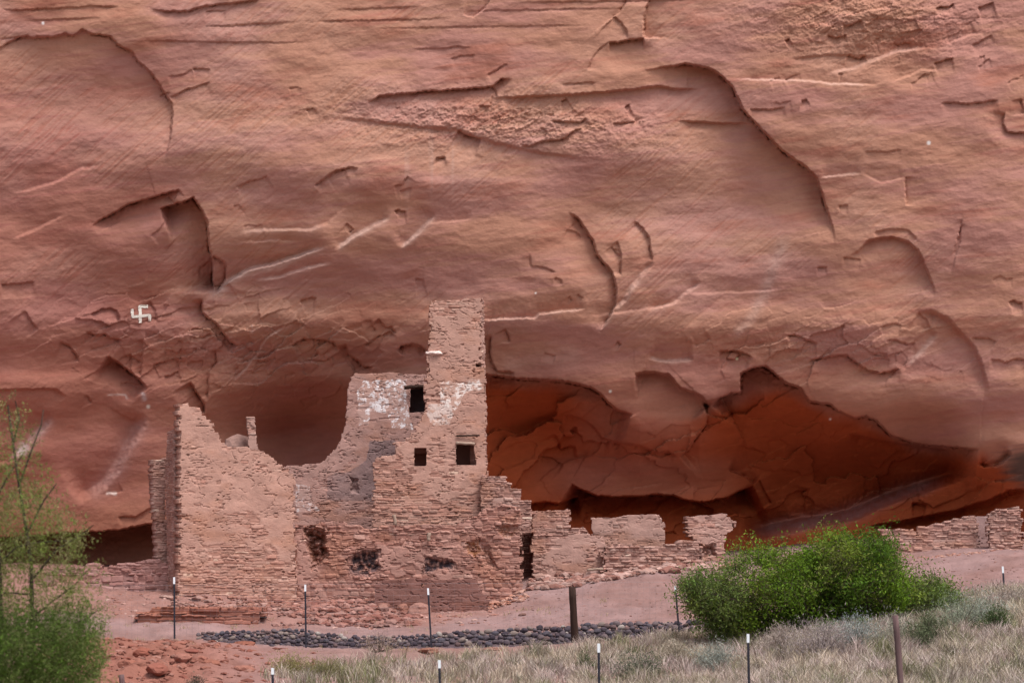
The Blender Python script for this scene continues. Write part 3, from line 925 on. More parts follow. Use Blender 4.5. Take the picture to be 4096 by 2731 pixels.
    for sp_, scol, amt in plaster_shade:                                   # coats of grey plaster with corner shade mixed into the colour
        m = pip(U + .03 * fbm(U / .2, V / .2, seed + 85, 3), V + .05 * fbm(U / .25, V / .25, seed + 86, 3), to_plane(sp_, P0, D))
        cc = mix(cc, C(*scol) * (1 + .25 * nl)[..., None], e(m * amt * (.75 + .5 * sst(-.3, .3, pb))))
    for hpoly, depth, hc, hamt in hollows:                          # fallen-out, eroded pockets
        jx, jy = .10 * fbm(U / .22, V / .22, seed + 91, 3), .10 * fbm(U / .22, V / .22, seed + 92, 3)
        pp = to_plane(hpoly, P0, D)
        cu, cv = np.mean([k[0] for k in pp]), np.mean([k[1] for k in pp])
        acc = np.zeros(U.shape)
        for sc_ in (1.0, .86, .72, .56):
            acc += pip(cu + (U - cu) / sc_ + jx, cv + (V - cv) / sc_ + jy, pp)
        acc = acc / 4
        nb = fbm(U / .13, V / .13, seed + 93, 4)
        H = H - depth * acc * (.75 + .7 * nb)
        if hc is not None:
            cc = mix(cc, C(*hc) * (1 + .8 * np.clip(nb, -.6, 1))[..., None], e(np.clip(acc * 1.6, 0, 1) * hamt * sst(-.35, .15, nb)))
    cc = np.clip(cc * np.array(tint), .012, .95)
    # which cells belong to the wall
    cs = lambda A: A[:-1, :-1]
    uc = cs(U) + res * .5 + (cs(q[..., 4]) - .5) * 2 * jit * sidejit
    vc = cs(rowc) * .7 + (cs(V) + res * .5) * .3
    inside = pip(uc, vc, poly)
    for h in hp:
        inside &= ~pip(cs(U) + res * .5 + (cs(q[..., 3]) - .5) * .03, cs(V) + res * .5, h)
    # drop lone fragments
    cell = np.argwhere(inside)
    vid = np.full((nv, nu), -1, np.int64)
    used = np.zeros((nv, nu), bool)
    for dj in (0, 1):
        for di in (0, 1):
            used[cell[:, 0] + dj, cell[:, 1] + di] = True
    k = int(used.sum())
    vid[used] = np.arange(k)
    Uu, Vu, Hu = U[used], V[used], H[used]
    front = np.stack([P0[0] + D[0] * Uu + N[0] * Hu, P0[1] + D[1] * Uu + N[1] * Hu, Vu], -1)
    Hb = -thick + .03 * fbm(Uu / .4, Vu / .4, seed + 99, 3)
    back = np.stack([P0[0] + D[0] * Uu + N[0] * Hb, P0[1] + D[1] * Uu + N[1] * Hb, Vu], -1)
    j, i = cell[:, 0], cell[:, 1]
    f = np.stack([vid[j, i], vid[j, i + 1], vid[j + 1, i + 1], vid[j + 1, i]], -1)
    faces = [f, f[:, ::-1] + k]
    pad = np.pad(inside, 1)
    for dj, di, a, b in ((-1, 0, (0, 0), (0, 1)), (1, 0, (1, 1), (1, 0)), (0, -1, (1, 0), (0, 0)), (0, 1, (0, 1), (1, 1))):
        nb_ = pad[j + 1 + dj, i + 1 + di]
        m = ~nb_
        A = vid[j[m] + a[0], i[m] + a[1]]
        B = vid[j[m] + b[0], i[m] + b[1]]
        # three strips so that the broken end shows stones too
        faces.append(np.stack([B, A, A + k, B + k], -1))
    cf = cc[used]
    o = mesh_np(name, np.concatenate([front, back]), np.concatenate(faces), M_wall, None, np.concatenate([cf, cf * .97]))
    if root is not None:
        hang(o, root)
    return o


def plane_at(sx, Y):
    return ((sx - 2048) / S * Y, Y)


# ---- tall house on the left, turned towards the right
A20 = math.radians(20)
PC = plane_at(716, 72.0)
house = empty("stone_house", gpt(545, 72.0))
tag(house, "tall roofless stone house wall left of the tower, top sloping down to the right", "ruin")
wall("front_wall",
     R1([(508, 1100), (580, 1088), (605, 1120), (690, 1140), (750, 1205), (800, 1260), (850, 1350), (900, 1420), (930, 1470)]) +
     R3([(910, 66), (1000, 82), (1160, 95), (1240, 115), (1310, 150), (1400, 210), (1440, 255), (1510, 290), (1572, 350), (1590, 400), (1582, 560),
         (1590, 760), (1602, 1000), (1600, 1200), (1606, 1430), (1600, 1600), (505, 1600), (512, 1200), (518, 700), (522, 300)]),
     PC, A20, house, .5, plaster=.52, seed=11, relief=.030, tint=(1.05, 1.0, .95),  # lighter, warmer tint paints shading between the walls
     pl_bias=lambda U, V: .30 * np.exp(-((V - 3.6) / 1.5) ** 2) - .55 * sst(1.5, .8, V) - .4 * sst(4.6, 5.1, V))
DS = (math.sin(A20), -math.cos(A20))
PS = (PC[0] - DS[0] * 2.4 - .01, PC[1] - DS[1] * 2.4)
wall("side_wall", R3([(382, 300), (392, 190), (402, -60), (455, -75), (462, 300), (462, 1600), (420, 1600), (395, 1300), (385, 800)]),
     PS, A20 - math.pi / 2, house, .45, plaster=.1, seed=12, tint=(.98, .96, .96), jit=.03)
wall("back_wall", R3([(262, 212), (388, 192), (384, 420), (380, 760), (440, 900), (440, 1500), (330, 1500), (312, 1180), (303, 1130), (288, 800), (268, 640)]),
     plane_at(640, 73.5), A20, house, .45, plaster=-.1, seed=13, jit=.03)

# ---- plastered wall at the back
backw = empty("plastered_wall", (0, 0, 0))
backw.location = at(1400, 2090, 76.7)
tag(backw, "pale stone wall with white plaster patches left of and behind the tower", "wall")
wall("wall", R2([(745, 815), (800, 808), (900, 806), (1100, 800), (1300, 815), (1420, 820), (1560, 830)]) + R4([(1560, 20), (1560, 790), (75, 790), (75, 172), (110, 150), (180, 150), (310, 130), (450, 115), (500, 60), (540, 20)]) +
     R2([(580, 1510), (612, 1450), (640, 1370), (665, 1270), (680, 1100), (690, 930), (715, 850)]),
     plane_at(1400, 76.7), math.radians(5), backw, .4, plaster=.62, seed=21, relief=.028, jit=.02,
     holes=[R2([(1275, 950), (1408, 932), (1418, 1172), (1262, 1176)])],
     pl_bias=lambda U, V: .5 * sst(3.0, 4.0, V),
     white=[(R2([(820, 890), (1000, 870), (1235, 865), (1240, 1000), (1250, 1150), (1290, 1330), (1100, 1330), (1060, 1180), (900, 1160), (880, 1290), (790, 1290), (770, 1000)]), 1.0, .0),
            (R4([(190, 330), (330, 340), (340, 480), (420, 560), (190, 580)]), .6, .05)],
     tint=(.97, .94, .96), plaster_shade=[(R4([(490, 235), (700, 200), (860, 100), (890, -80), (1130, -95), (1130, 480), (490, 470)]), (.27, .185, .175), .8)],  # cooler, darker tint and grey corner coat both carry painted shade
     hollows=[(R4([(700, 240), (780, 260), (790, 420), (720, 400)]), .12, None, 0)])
# the wood over its opening
def stick(name, a, b, r0, r1, mat, root, sides=8, wob=.0, seed=0, sag=0):
    R = random.Random(seed)
    a, b = Vector(a), Vector(b)
    d = (b - a)
    up = Vector((0, 0, 1)) if abs(d.normalized().z) < .9 else Vector((1, 0, 0))
    s1 = d.cross(up).normalized()
    s2 = d.cross(s1).normalized()
    n = 7
    vs, fs = [], []
    for k in range(n):
        t = k / (n - 1)
        c = a + d * t + s1 * R.uniform(-wob, wob) + s2 * R.uniform(-wob, wob)
        r = r0 + (r1 - r0) * t
        for q in range(sides):
            an = 2 * math.pi * q / sides
            rr = r * R.uniform(.9, 1.1)
            vs.append(tuple(c + s1 * math.cos(an) * rr + s2 * math.sin(an) * rr))
    for k in range(n - 1):
        for q in range(sides):
            q2 = (q + 1) % sides
            fs.append((k * sides + q, k * sides + q2, (k + 1) * sides + q2, (k + 1) * sides + q))
    me = bpy.data.meshes.new(name)
    me.from_pydata(vs, [], fs + [tuple(range(sides))[::-1], tuple(range((n - 1) * sides, n * sides))])
    me.polygons.foreach_set("use_smooth", [True] * len(me.polygons))
    me.materials.append(mat)
    o = bpy.data.objects.new(name, me)
    COL.objects.link(o)
    if root is not None:
        hang(o, root)
    return o


def zp(f, x, y, Y):
    (sx, sy), = f([(x, y)])
    return at(sx, sy, Y)


stick("lintel", zp(R2, 1215, 940, 76.66), zp(R2, 1420, 925, 76.7), .05, .045, M_wood, backw, wob=.01, seed=3)

# ---- the tower
tower = empty("stone_tower", (0, 0, 0))
tower.location = at(1860, 2400, 74.4)
tag(tower, "tall narrow stone tower in the middle, two dark square windows in its lower part", "tower")
wall("front_wall", R2([(1490, 128), (1600, 126), (1700, 120), (1860, 95), (1945, 108), (1942, 250), (1940, 420), (1928, 620), (1948, 640), (1958, 715), (1972, 820), (1982, 1000), (1980, 1250), (1975, 1550)]) +
     R4([(1985, 50), (2000, 240), (2010, 800), (925, 800), (930, 300), (930, 92), (1000, 60), (1125, 45)]) +
     R2([(1128, 1452), (1225, 1440), (1290, 1380), (1330, 1300), (1380, 1205), (1415, 1170), (1415, 900), (1440, 800), (1445, 640), (1455, 560), (1465, 400), (1465, 170)]),
     plane_at(1860, 74.4), math.radians(3), tower, .45, plaster=.58, seed=31, relief=.030, tint=(1.05, 1.0, .95),  # warm, light tint: shading put into the colour against the back wall
     holes=[R4([(1310, -20), (1426, -20), (1424, 152), (1308, 152)]), R4([(1705, -65), (1872, -65), (1890, 142), (1702, 140)]), R2([(1885, 715), (1965, 718), (1965, 752), (1890, 748)])],
     pl_bias=lambda U, V: .25 * np.exp(-((V - 5.2) / 1.5) ** 2) - .35 * sst(3.0, 2.2, V) - .25 * sst(.9, 1.3, -U - .15) * (V < 4.6),
     white=[(R2([(1540, 880), (1700, 900), (1920, 860), (1950, 950), (1780, 1000), (1700, 1160), (1560, 1080)]), .8, .02),
            (R2([(1440, 1090), (1680, 1100), (1650, 1290), (1480, 1290), (1430, 1190)]), .5, -.1)])
lx, rx_ = plane_at(1719, 74.4), plane_at(1932, 74.4)
wall("side_wall", [(1935, 1200), (1943, 1600), (1952, 2150), (1925, 2150), (1918, 1600), (1912, 1205)], (rx_[0] - .06, 74.90), math.radians(60), tower, .3, plaster=.3, seed=32, jit=.02)
# ceilings and walls added behind the openings to keep them dark
def slab(name, x0, x1, y0, y1, z0, z1, mat_, root, c):
    vs = [(x0, y0, z0), (x1, y0, z0), (x1, y1, z0), (x0, y1, z0), (x0, y0, z1), (x1, y0, z1), (x1, y1, z1), (x0, y1, z1)]
    fs = [(0, 3, 2, 1), (4, 5, 6, 7), (0, 1, 5, 4), (1, 2, 6, 5), (2, 3, 7, 6), (3, 0, 4, 7)]
    o = mesh_np(name, vs, fs, mat_, None, np.tile(np.array(c), (8, 1)), smooth=False)
    return hang(o, root)


txm, tx0, tx1 = at(1706, 0, 75)[0], at(1590, 0, 75)[0], at(1925, 0, 75)[0]
zl, zh = at(0, 1793, 75).z, at(0, 1640, 75).z
slab("added_rear_wall", txm, tx1 + .02, 75.55, 75.8, -.3, zh, M_wall, tower, STONE_B * .9)
slab("added_rear_wall", tx0, txm - .003, 75.55, 75.8, -.3, zl, M_wall, tower, STONE_B * .9)
slab("added_inner_wall", tx1 - .22, tx1 + .01, 74.98, 75.54, -.3, zh, M_wall, tower, STONE_B * .9)
slab("added_ceiling", txm, tx1 - .23, 74.90, 75.54, at(0, 1735, 75).z, at(0, 1735, 75).z + .15, M_wall, tower, STONE_B * .9)
slab("added_ceiling", tx0, txm - .003, 74.90, 75.54, zl - .12, zl, M_wall, tower, STONE_B * .9)
bx0, bx1 = at(1560, 0, 77.2)[0], at(1760, 0, 77.2)[0]
zw0, zw1 = at(0, 1680, 77.2).z, at(0, 1530, 77.2).z
cdark = C(.16, .14, .155)  # shade inside the opening, painted onto the added box
slab("added_rear_wall", bx0, bx1, 77.9, 78.1, zw0, zw1, M_wall, backw, cdark)
slab("added_ceiling", bx0, bx1, 77.2, 77.89, zw1 - .12, zw1, M_wall, backw, cdark)
slab("added_inner_wall", bx0, bx0 + .15, 77.2, 77.89, zw0, zw1 - .121, M_wall, backw, cdark)
slab("added_inner_wall", bx1 - .15, bx1, 77.2, 77.89, zw0, zw1 - .121, M_wall, backw, cdark)
stick("lintel", zp(R2, 1700, 1462, 74.36), zp(R2, 1880, 1468, 74.36), .04, .04, M_palewood, tower, wob=.008, seed=5)
stick("floor_beam", zp(R2, 1705, 1392, 74.34), zp(R2, 1925, 1390, 74.34), .025, .02, M_wood, tower, wob=.006, seed=6)


def rock_mesh(name, seed, sx=1, sy=1, sz=1, rough=.25, sub=3, flat=0):
    import bmesh
    bm = bmesh.new()
    bmesh.ops.create_icosphere(bm, subdivisions=sub, radius=1)
    R = random.Random(seed)
    planes = [(Vector((R.gauss(0, 1), R.gauss(0, 1), R.gauss(0, 1))).normalized(), R.uniform(.62, .92)) for _ in range(9)]
    from mathutils import noise
    for v in bm.verts:
        p = v.co.copy()
        for n_, d_ in planes:
            t = p.dot(n_) - d_
            if t > 0: p -= n_ * t * (1 - rough * .3)
        p *= 1 + rough * .5 * noise.noise(p * 2.1 + Vector((seed, 0, 0)))
        v.co = Vector((p.x * sx, p.y * sy, p.z * sz))
    me = bpy.data.meshes.new(name)
    bm.to_mesh(me)
    bm.free()
    me.polygons.foreach_set("use_smooth", [False] * len(me.polygons))
    me.materials.append(M_stone)
    return me


def paint(me, c):
    if "col" not in me.color_attributes:
        me.color_attributes.new("col", 'FLOAT_COLOR', 'POINT')
    a = me.color_attributes["col"]
    n = len(me.vertices)
    a.data.foreach_set("color", np.tile(np.array([*c, 1], np.float32), n))
    return me


def rock(name, loc, r, seed, c, sx=1, sy=1, sz=.6, rotz=0, rough=.3, sub=3):
    me = paint(rock_mesh(name, seed, sx * r, sy * r, sz * r, rough, sub), c)
    o = bpy.data.objects.new(name, me)
    o.location = loc
    o.rotation_euler = (0, 0, rotz)
    COL.objects.link(o)
    return o


ws = rock("projecting_stone", zp(R2, 1500, 616, 74.42) - tower.location, .27, 5, (.72, .58, .54), 1, .7, .28, 0)
ws.parent = tower
ws["label"] = "pale flat stone sticking out of the tower's left edge"

# ---- lower front wall with broken pockets
front = empty("terrace_wall", (0, 0, 0))
front.location = at(1640, 2420, 73.6)
tag(front, "broad broken stone wall below the tower with two sooty dark pockets", "wall")
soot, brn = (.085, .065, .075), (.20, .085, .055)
wall("upper_wall", R4([(180, 690), (270, 695), (420, 690), (520, 660), (700, 690), (900, 735), (1090, 700), (1180, 720), (1400, 690), (1700, 695), (1850, 620), (2000, 540), (2150, 520), (2310, 530), (2314, 900), (2322, 1270), (2322, 1560), (185, 1560), (190, 1000)]),
     plane_at(1640, 73.2), math.radians(2), front, .5, plaster=.15, seed=41, relief=.050, gaps=.75, tint=(.93, .84, .82), course=(.045, .115), slen=(.09, .30), wob=1.5, jit=.06,
     pl_bias=lambda U, V: .25 * np.exp(-((U - .6) / .8) ** 2) - .5 * sst(.9, 1.8, U) + .4 * sst(-1.9, -2.4, U) * sst(.9, .4, V),
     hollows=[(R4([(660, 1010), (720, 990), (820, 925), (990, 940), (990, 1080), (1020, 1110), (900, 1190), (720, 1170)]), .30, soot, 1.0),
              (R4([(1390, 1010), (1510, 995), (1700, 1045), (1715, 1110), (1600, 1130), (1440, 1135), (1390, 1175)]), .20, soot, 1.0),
              (R4([(265, 700), (390, 715), (480, 760), (470, 900), (520, 980), (430, 1070), (340, 1150), (320, 1000), (280, 850)]), .45, brn, .9),
              (R4([(1790, 860), (1920, 850), (1930, 960), (1880, 1010), (1800, 970)]), .16, (.36, .17, .08), .8),
              (R4([(1900, 820), (2010, 860), (2040, 1000), (2100, 1130), (1960, 1080), (1930, 950)]), .14, None, 0),
              (R4([(2060, 700), (2290, 690), (2290, 800), (2180, 830), (2080, 780)]), .13, (.30, .15, .09), .6)])
wall("bench_wall", R4([(940, 1250), (1100, 1225), (1320, 1205), (1500, 1215), (1890, 1212), (1920, 1290), (1960, 1350), (2005, 1410), (1990, 1600), (940, 1600)]),
     plane_at(1700, 71.4), math.radians(-2), front, .45, plaster=.9, seed=42, relief=.022, tint=(.52, .42, .42), gaps=.3, jit=.03,
     holes=[R4([(1375, 1250), (1410, 1250), (1410, 1284), (1378, 1284)])])
for k, (x0, y0, x1_, y1_, Yb) in enumerate([(1120, 605, 1135, 700, 73.05), (1450, 775, 1440, 855, 73.05)]):
    b_ = stick("beam_stub", zp(R4, x0, y0, Yb), zp(R4, x1_, y1_, Yb), .05, .045, M_palewood, front, wob=.012, seed=20 + k)

# ---- stepped wall right of the tower and the low walls beyond
def single(name, label, outline, sx, Y, ang=0, cat="wall", **kw):
    o = wall("masonry", outline, plane_at(sx, Y), math.radians(ang), None, **kw)
    o.name = name
    o.data.name = name
    tag(o, label, cat)
    return o


single("stepped_wall", "stone wall descending in steps from the tower's right side", R5([(60, 240), (120, 245), (295, 245), (298, 300), (343, 302), (345, 360), (430, 362), (432, 465), (528, 468), (532, 782), (440, 784), (442, 860), (60, 860)]), 2000, 74.2, 2, seed=51, plaster=.0, relief=.05, jit=.02, thick=.5, res=.013)
single("low_wall", "low stone wall with a square end beside the doorway right of the terrace wall", R5([(540, 585), (700, 570), (885, 553), (895, 745), (1010, 718), (1040, 740), (1070, 800), (1200, 812), (1225, 880), (1210, 1080), (1050, 1240), (650, 1240), (540, 1200), (535, 900)]), 2220, 74.9, 3, seed=52, plaster=.3, relief=.045, jit=.04, thick=.5,
       pl_bias=lambda U, V: .3 * sst(1.6, 1.2, V) - .3 * sst(1.5, 1.8, V))
single("low_wall", "added wall painted dark for the shadow inside the doorway right of the terrace wall", R5([(415, 750), (570, 750), (570, 1300), (415, 1300)]), 2110, 75.5, 0, seed=62, plaster=.1, relief=.04, thick=.3, tint=(.5, .42, .42))  # fill behind the doorway; its dark tint stands for shadow
single("low_wall", "smooth pale rectangular low wall standing alone between two gaps, middle of the right side", R5([(1095, 640), (1400, 620), (1710, 602), (1765, 655), (1780, 700), (1785, 860), (1720, 1000), (1100, 1000), (1105, 800)]), 2500, 75.9, -3, seed=53, plaster=.75, relief=.03, jit=.03, thick=.5)
single("low_wall", "plain block of old wall with ragged right end just left of the green bush", R6([(75, 282), (200, 270), (345, 262), (402, 318), (388, 370), (348, 390), (335, 460), (335, 660), (160, 660), (160, 440), (85, 400)]), 2850, 75.3, 4, seed=54, plaster=.5, relief=.04, jit=.05, thick=.6,
       hollows=[(R6([(170, 470), (270, 460), (280, 550), (190, 560)]), .25, brn, .7)])
single("low_wall", "long low stone wall with a rising top, right of the green bush", R6([(1380, 365), (1590, 357), (1594, 374), (1638, 374), (1640, 345), (1760, 330), (1880, 298), (2020, 270), (2036, 300), (2048, 560), (1380, 560)]), 3750, 75.0, -4, seed=55, plaster=.12, relief=.05, jit=.05, thick=.5)
single("low_wall", "ragged stone wall stub at the far right edge of the picture", R6([(2105, 275), (2150, 250), (2180, 225), (2330, 216), (2342, 300), (2346, 560), (2110, 560), (2112, 400)]), 4050, 74.3, -6, seed=56, plaster=.1, relief=.06, jit=.06, thick=.6, gaps=.9)
single("low_wall", "grey set-back wall piece in the gap at the far right", R6([(2020, 285), (2120, 275), (2130, 420), (2125, 560), (2020, 560)]), 3950, 76.2, 0, seed=57, plaster=.7, relief=.02, thick=.4, tint=(.75, .78, .86))
single("low_wall", "crumbled low foundation wall left of the tall stone house", Z7([(150, 1015), (330, 985), (420, 972), (490, 950), (540, 985), (600, 965), (640, 952), (810, 940), (905, 1000), (905, 1120), (150, 1120)]), 500, 73.0, 4, seed=58, plaster=.1, relief=.05, jit=.07, thick=.6, tint=(.88, .82, .88), course=(.08, .14))
single("low_wall", "low broken wall of flat stones behind rubble right of the doorway", R5([(1215, 900), (1300, 870), (1450, 900), (1720, 905), (1900, 860), (2080, 850), (2140, 900), (2140, 1180), (1215, 1180)]), 2600, 74.6, 2, seed=60, plaster=-.2, relief=.07, jit=.1, thick=.6, gaps=1.0)
single("retaining_wall", "dark red dry stacked slab retaining wall in front of the tall house", Z8([(400, 452), (430, 425), (480, 400), (600, 386), (850, 393), (1000, 383), (1250, 393), (1262, 420), (1240, 470), (1190, 560), (400, 560)]), 790, 69.0, 2, seed=59, plaster=-2, relief=.11, jit=.12, thick=.7, gaps=1.4, tint=(.78, .58, .52), course=(.05, .13), slen=(.25, .8))
single("wall_pillar", "slim upright pillar of stone standing behind the tall house", R1([(1142, 1222), (1216, 1214), (1226, 1300), (1238, 1420), (1252, 1640), (1172, 1640), (1158, 1380)]), 1000, 74.3, 8, cat="pillar", seed=61, plaster=.3, relief=.035, jit=.015, thick=.35)

# ------------------------------------------------------------------ painted sign on the cliff
def cliff_ribbon(pts, wd, verts, faces):
    P = []
    for (a, b) in zip(pts[:-1], pts[1:]):
        n = max(2, int(math.hypot(b[0] - a[0], b[1] - a[1]) / 5))
        P += [(a[0] + (b[0] - a[0]) * k / n, a[1] + (b[1] - a[1]) * k / n) for k in range(n)]
    P.append(pts[-1])
    R = random.Random(len(verts))
    base = len(verts)
    for k, (x, y) in enumerate(P):
        q0, q1 = P[max(0, k - 1)], P[min(len(P) - 1, k + 1)]
        dx, dy = q1[0] - q0[0], q1[1] - q0[1]
        L = math.hypot(dx, dy) + 1e-6
        nx, ny = -dy / L, dx / L
        for s_ in (-1, 0, 1):
            ww = wd * .5 * R.uniform(.85, 1.1) * s_
            xx, yy = x + nx * ww, y + ny * ww
            Yc = min(cliff_at(xx + i_, yy + j_) for i_ in (-4, 0, 4) for j_ in (-4, 0, 4)) - .012
            verts.append(tuple(at(xx, yy, Yc)))
        if k:
            for s_ in (0, 1):
                p_ = base + (k - 1) * 3 + s_
                faces.append((p_, p_ + 1, p_ + 4, p_ + 3))


pv, pf = [], []
cliff_ribbon(ZD([(928, 823), (876, 823), (880, 870), (880, 928)]), 12.5, pv, pf)
cliff_ribbon(ZD([(828, 840), (832, 888), (872, 886)]), 11.5, pv, pf)
cliff_ribbon(ZD([(888, 884), (940, 879), (938, 916)]), 12, pv, pf)
me = bpy.data.meshes.new("rock_painting")
me.from_pydata(pv, [], pf)
me.materials.append(M_chalk)
o = bpy.data.objects.new("rock_painting", me)
COL.objects.link(o)
tag(o, "white whirling log symbol painted on the red cliff at the left", "rock art")

# ------------------------------------------------------------------ fences
fence = empty("wire_fence", gpt(1000, 66.0))
tag(fence, "thin wire mesh fence on dark posts in front of the cobbles", "fence")


def t_post(name, foot, top, root, tip=.16, lean=0):
    """steel T-post: flange and web with studs, white tip"""
    foot, top = Vector(foot), Vector(top)
    H_ = (top - foot).length
    def bars(z0, z1, g):
        vs, fs = [], []
        def box(x0, x1, y0, y1):
            b = len(vs)
            for z in (z0, z1):
                t = z / H_
                c = foot + (top - foot) * t
                for x, y in ((x0, y0), (x1, y0), (x1, y1), (x0, y1)):
                    vs.append((c.x + x, c.y + y, c.z))
            fs.extend([(b, b + 3, b + 2, b + 1), (b + 4, b + 5, b + 6, b + 7), (b, b + 1, b + 5, b + 4), (b + 1, b + 2, b + 6, b + 5), (b + 2, b + 3, b + 7, b + 6), (b + 3, b, b + 4, b + 7)])
        box(-.020 - g, .020 + g, -.006 - g, .006 + g)
        box(-.005 - g, .005 + g, .0065 + g, .042 + g)
        return vs, fs
    vs, fs = bars(-.25, H_ - tip, 0)
    z = .1
    while z < H_ - tip - .05:                                   # studs on the flange
        c = foot + (top - foot) * (z / H_)
        b = len(vs)
        for zz in (-.008, .008):
            for x, y in ((-.01, -.013), (.01, -.013), (.01, -.0065), (-.01, -.0065)):
                vs.append((c.x + x, c.y + y, c.z + zz))
        fs += [(b, b + 3, b + 2, b + 1), (b + 4, b + 5, b + 6, b + 7), (b, b + 1, b + 5, b + 4), (b + 1, b + 2, b + 6, b + 5), (b + 3, b, b + 4, b + 7)]
        z += .06
    me = bpy.data.meshes.new(name)
    me.from_pydata(vs, [], fs)
    me.materials.append(M_post)
    o = bpy.data.objects.new(name, me)
    COL.objects.link(o)
    vs, fs = bars(H_ - tip + .001, H_, .002)
    me = bpy.data.meshes.new("white_tip")
    me.from_pydata(vs, [], fs)
    me.materials.append(M_white)
    t = bpy.data.objects.new("white_tip", me)
    COL.objects.link(t)
    if root is not None:
        hang(o, root)
        t.data.transform(__import__("mathutils").Matrix.Translation(-root.location))
        t.parent = o
    else:
        l = foot.copy()
        T_ = __import__("mathutils").Matrix.Translation(-l)
        o.data.transform(T_)
        t.data.transform(T_)
        o.location = l
        t.parent = o
    return o


far_posts = [(400, 1325, 401, 1482), (701, 1342, 703, 1494), (983, 1350, 991, 1508), (1551, 1345, 1561, 1462), (2303, 1300, 2308, 1385)]
tops = []
for tx, ty, bx_, by_ in far_posts:
    Yp = 66.0
    ft = gpt(bx_, Yp)
    tp = at(tx * F2S, ty * F2S, Yp)
    t_post("metal_post", ft, tp, fence, .15)
    tops.append((tx, ty))
# wooden post of the same fence
def wood_post(name, foot, top, r, mat_, root, seed):
    o = stick(name, Vector(foot) - Vector((0, 0, .3)), top, r * 1.03, r, mat_, None, 12, .004, seed)
    if root is not None:
        hang(o, root)
    return o


wp = wood_post("wooden_post", gpt(1323, 65.8), at(1314 * F2S, 1347 * F2S, 65.8), .082, M_wood, fence, 9)
# wire mesh
def wires(fx0, fx1, Y, top0, top1, root):
    vs, fs = [], []
    def seg(a, b, r):
        k = len(vs)
        for p in (a, b):
            for q in range(3):
                an = q * 2.0944
                vs.append((p.x + r * math.cos(an) * (1 if abs(a.z - b.z) > abs(a.x - b.x) else 0), p.y + r * math.sin(an), p.z + (r * math.cos(an) if abs(a.z - b.z) <= abs(a.x - b.x) else 0)))
        for q in range(3):
            fs.append((k + q, k + (q + 1) % 3, k + 3 + (q + 1) % 3, k + 3 + q))
    xs = np.arange(fx0, fx1 + 1, 14.0)
    tp = lambda x: top0 + (top1 - top0) * (x - fx0) / (fx1 - fx0)
    g = [gpt(x, Y, .03) for x in xs]
    t = [at(x * F2S, tp(x) * F2S, Y) for x in xs]
    nrow = 11
    for i in range(len(xs)):
        seg(g[i], t[i], .0013)
        if i:
            for r in range(nrow + 1):
                q = r / nrow
                seg(g[i - 1].lerp(t[i - 1], q), g[i].lerp(t[i], q), .0013 if r < nrow else .002)
    me = bpy.data.meshes.new("wire_mesh")
    me.from_pydata(vs, [], fs)
    me.materials.append(M_wire)
    o = bpy.data.objects.new("wire_mesh", me)
    COL.objects.link(o)
    hang(o, root)


wires(120, 2500, 66.03, 1345, 1330, fence)

near = [(626, 1533, 628, 1700, 47.0, "short white tipped steel post, front row, at the red rubble left of centre", .105),
        (1009, 1515, 1013, 1700, 47.0, "white tipped steel post, front row, below the gap left of the thick wooden post", .13),
        (1375, 1477, 1377, 1700, 47.0, "white tipped steel post, front row, in dry grass right of the thick wooden post", .145),
        (1718, 1455, 1722, 1700, 47.0, "white tipped steel post, front row, just before the lower left of the green bush", .14)]
for tx, ty, bx_, by_, Yp, lab, tip in near:
    ft = gpt(bx_, Yp)
    o = t_post("metal_post", ft, at(tx * F2S, ty * F2S, Yp), None, tip)
    tag(o, lab, "fence post", "steel fence posts of the front row")
o = wood_post("wooden_post", gpt(2075, 48.0), at(2057 * F2S, 1412 * F2S, 48.0), .049, M_greywood, None, 12)
tag(o, "weathered grey wooden post leaning in the grass below the green bush", "fence post")
o = wood_post("wooden_post", gpt(286, 55.5), at(279 * F2S, 1548 * F2S, 55.5), .05, M_greywood, None, 13)
tag(o, "short grey post stump at the bottom left among red rubble", "fence post")

# ------------------------------------------------------------------ cobbles along the fence
R = random.Random(77)
cob_meshes = []
cob_cols = [(.10, .078, .092), (.07, .054, .068), (.14, .105, .112), (.085, .074, .092), (.22, .17, .155), (.13, .085, .085), (.05, .039, .051), (.34, .29, .27)]
for k in range(8):
    cob_meshes.append(paint(rock_mesh("cobble", 200 + k, 1, .85, .72, .3, 2), cob_cols[k]))
    cob_meshes[-1].polygons.foreach_set("use_smooth", [True] * len(cob_meshes[-1].polygons))
cob_up = [(455, 1453), (560, 1448), (700, 1446), (800, 1462), (980, 1458), (1050, 1450), (1180, 1445), (1320, 1436), (1450, 1430), (1600, 1428), (1700, 1425)]
cob_lo = [(455, 1476), (560, 1482), (700, 1484), (800, 1482), (980, 1482), (1050, 1480), (1180, 1478), (1320, 1478), (1450, 1478), (1600, 1472), (1700, 1468)]
cand = []
for t in range(9000):
    fx = R.uniform(455, 1690)
    if R.random() < .3 and fx < 1000: continue
    up, lo = np.interp(fx, *zip(*cob_up)), np.interp(fx, *zip(*cob_lo))
    q = R.random()
    r = R.choice([.032, .040, .050, .058, .07, .09]) * R.uniform(.85, 1.2)
    if fx < 1000: r *= .8
    cand.append((fx, q, r, up, lo))
placed = []
cell = {}
n_ind, rest = 0, []
cand.sort(key=lambda c: -c[2])
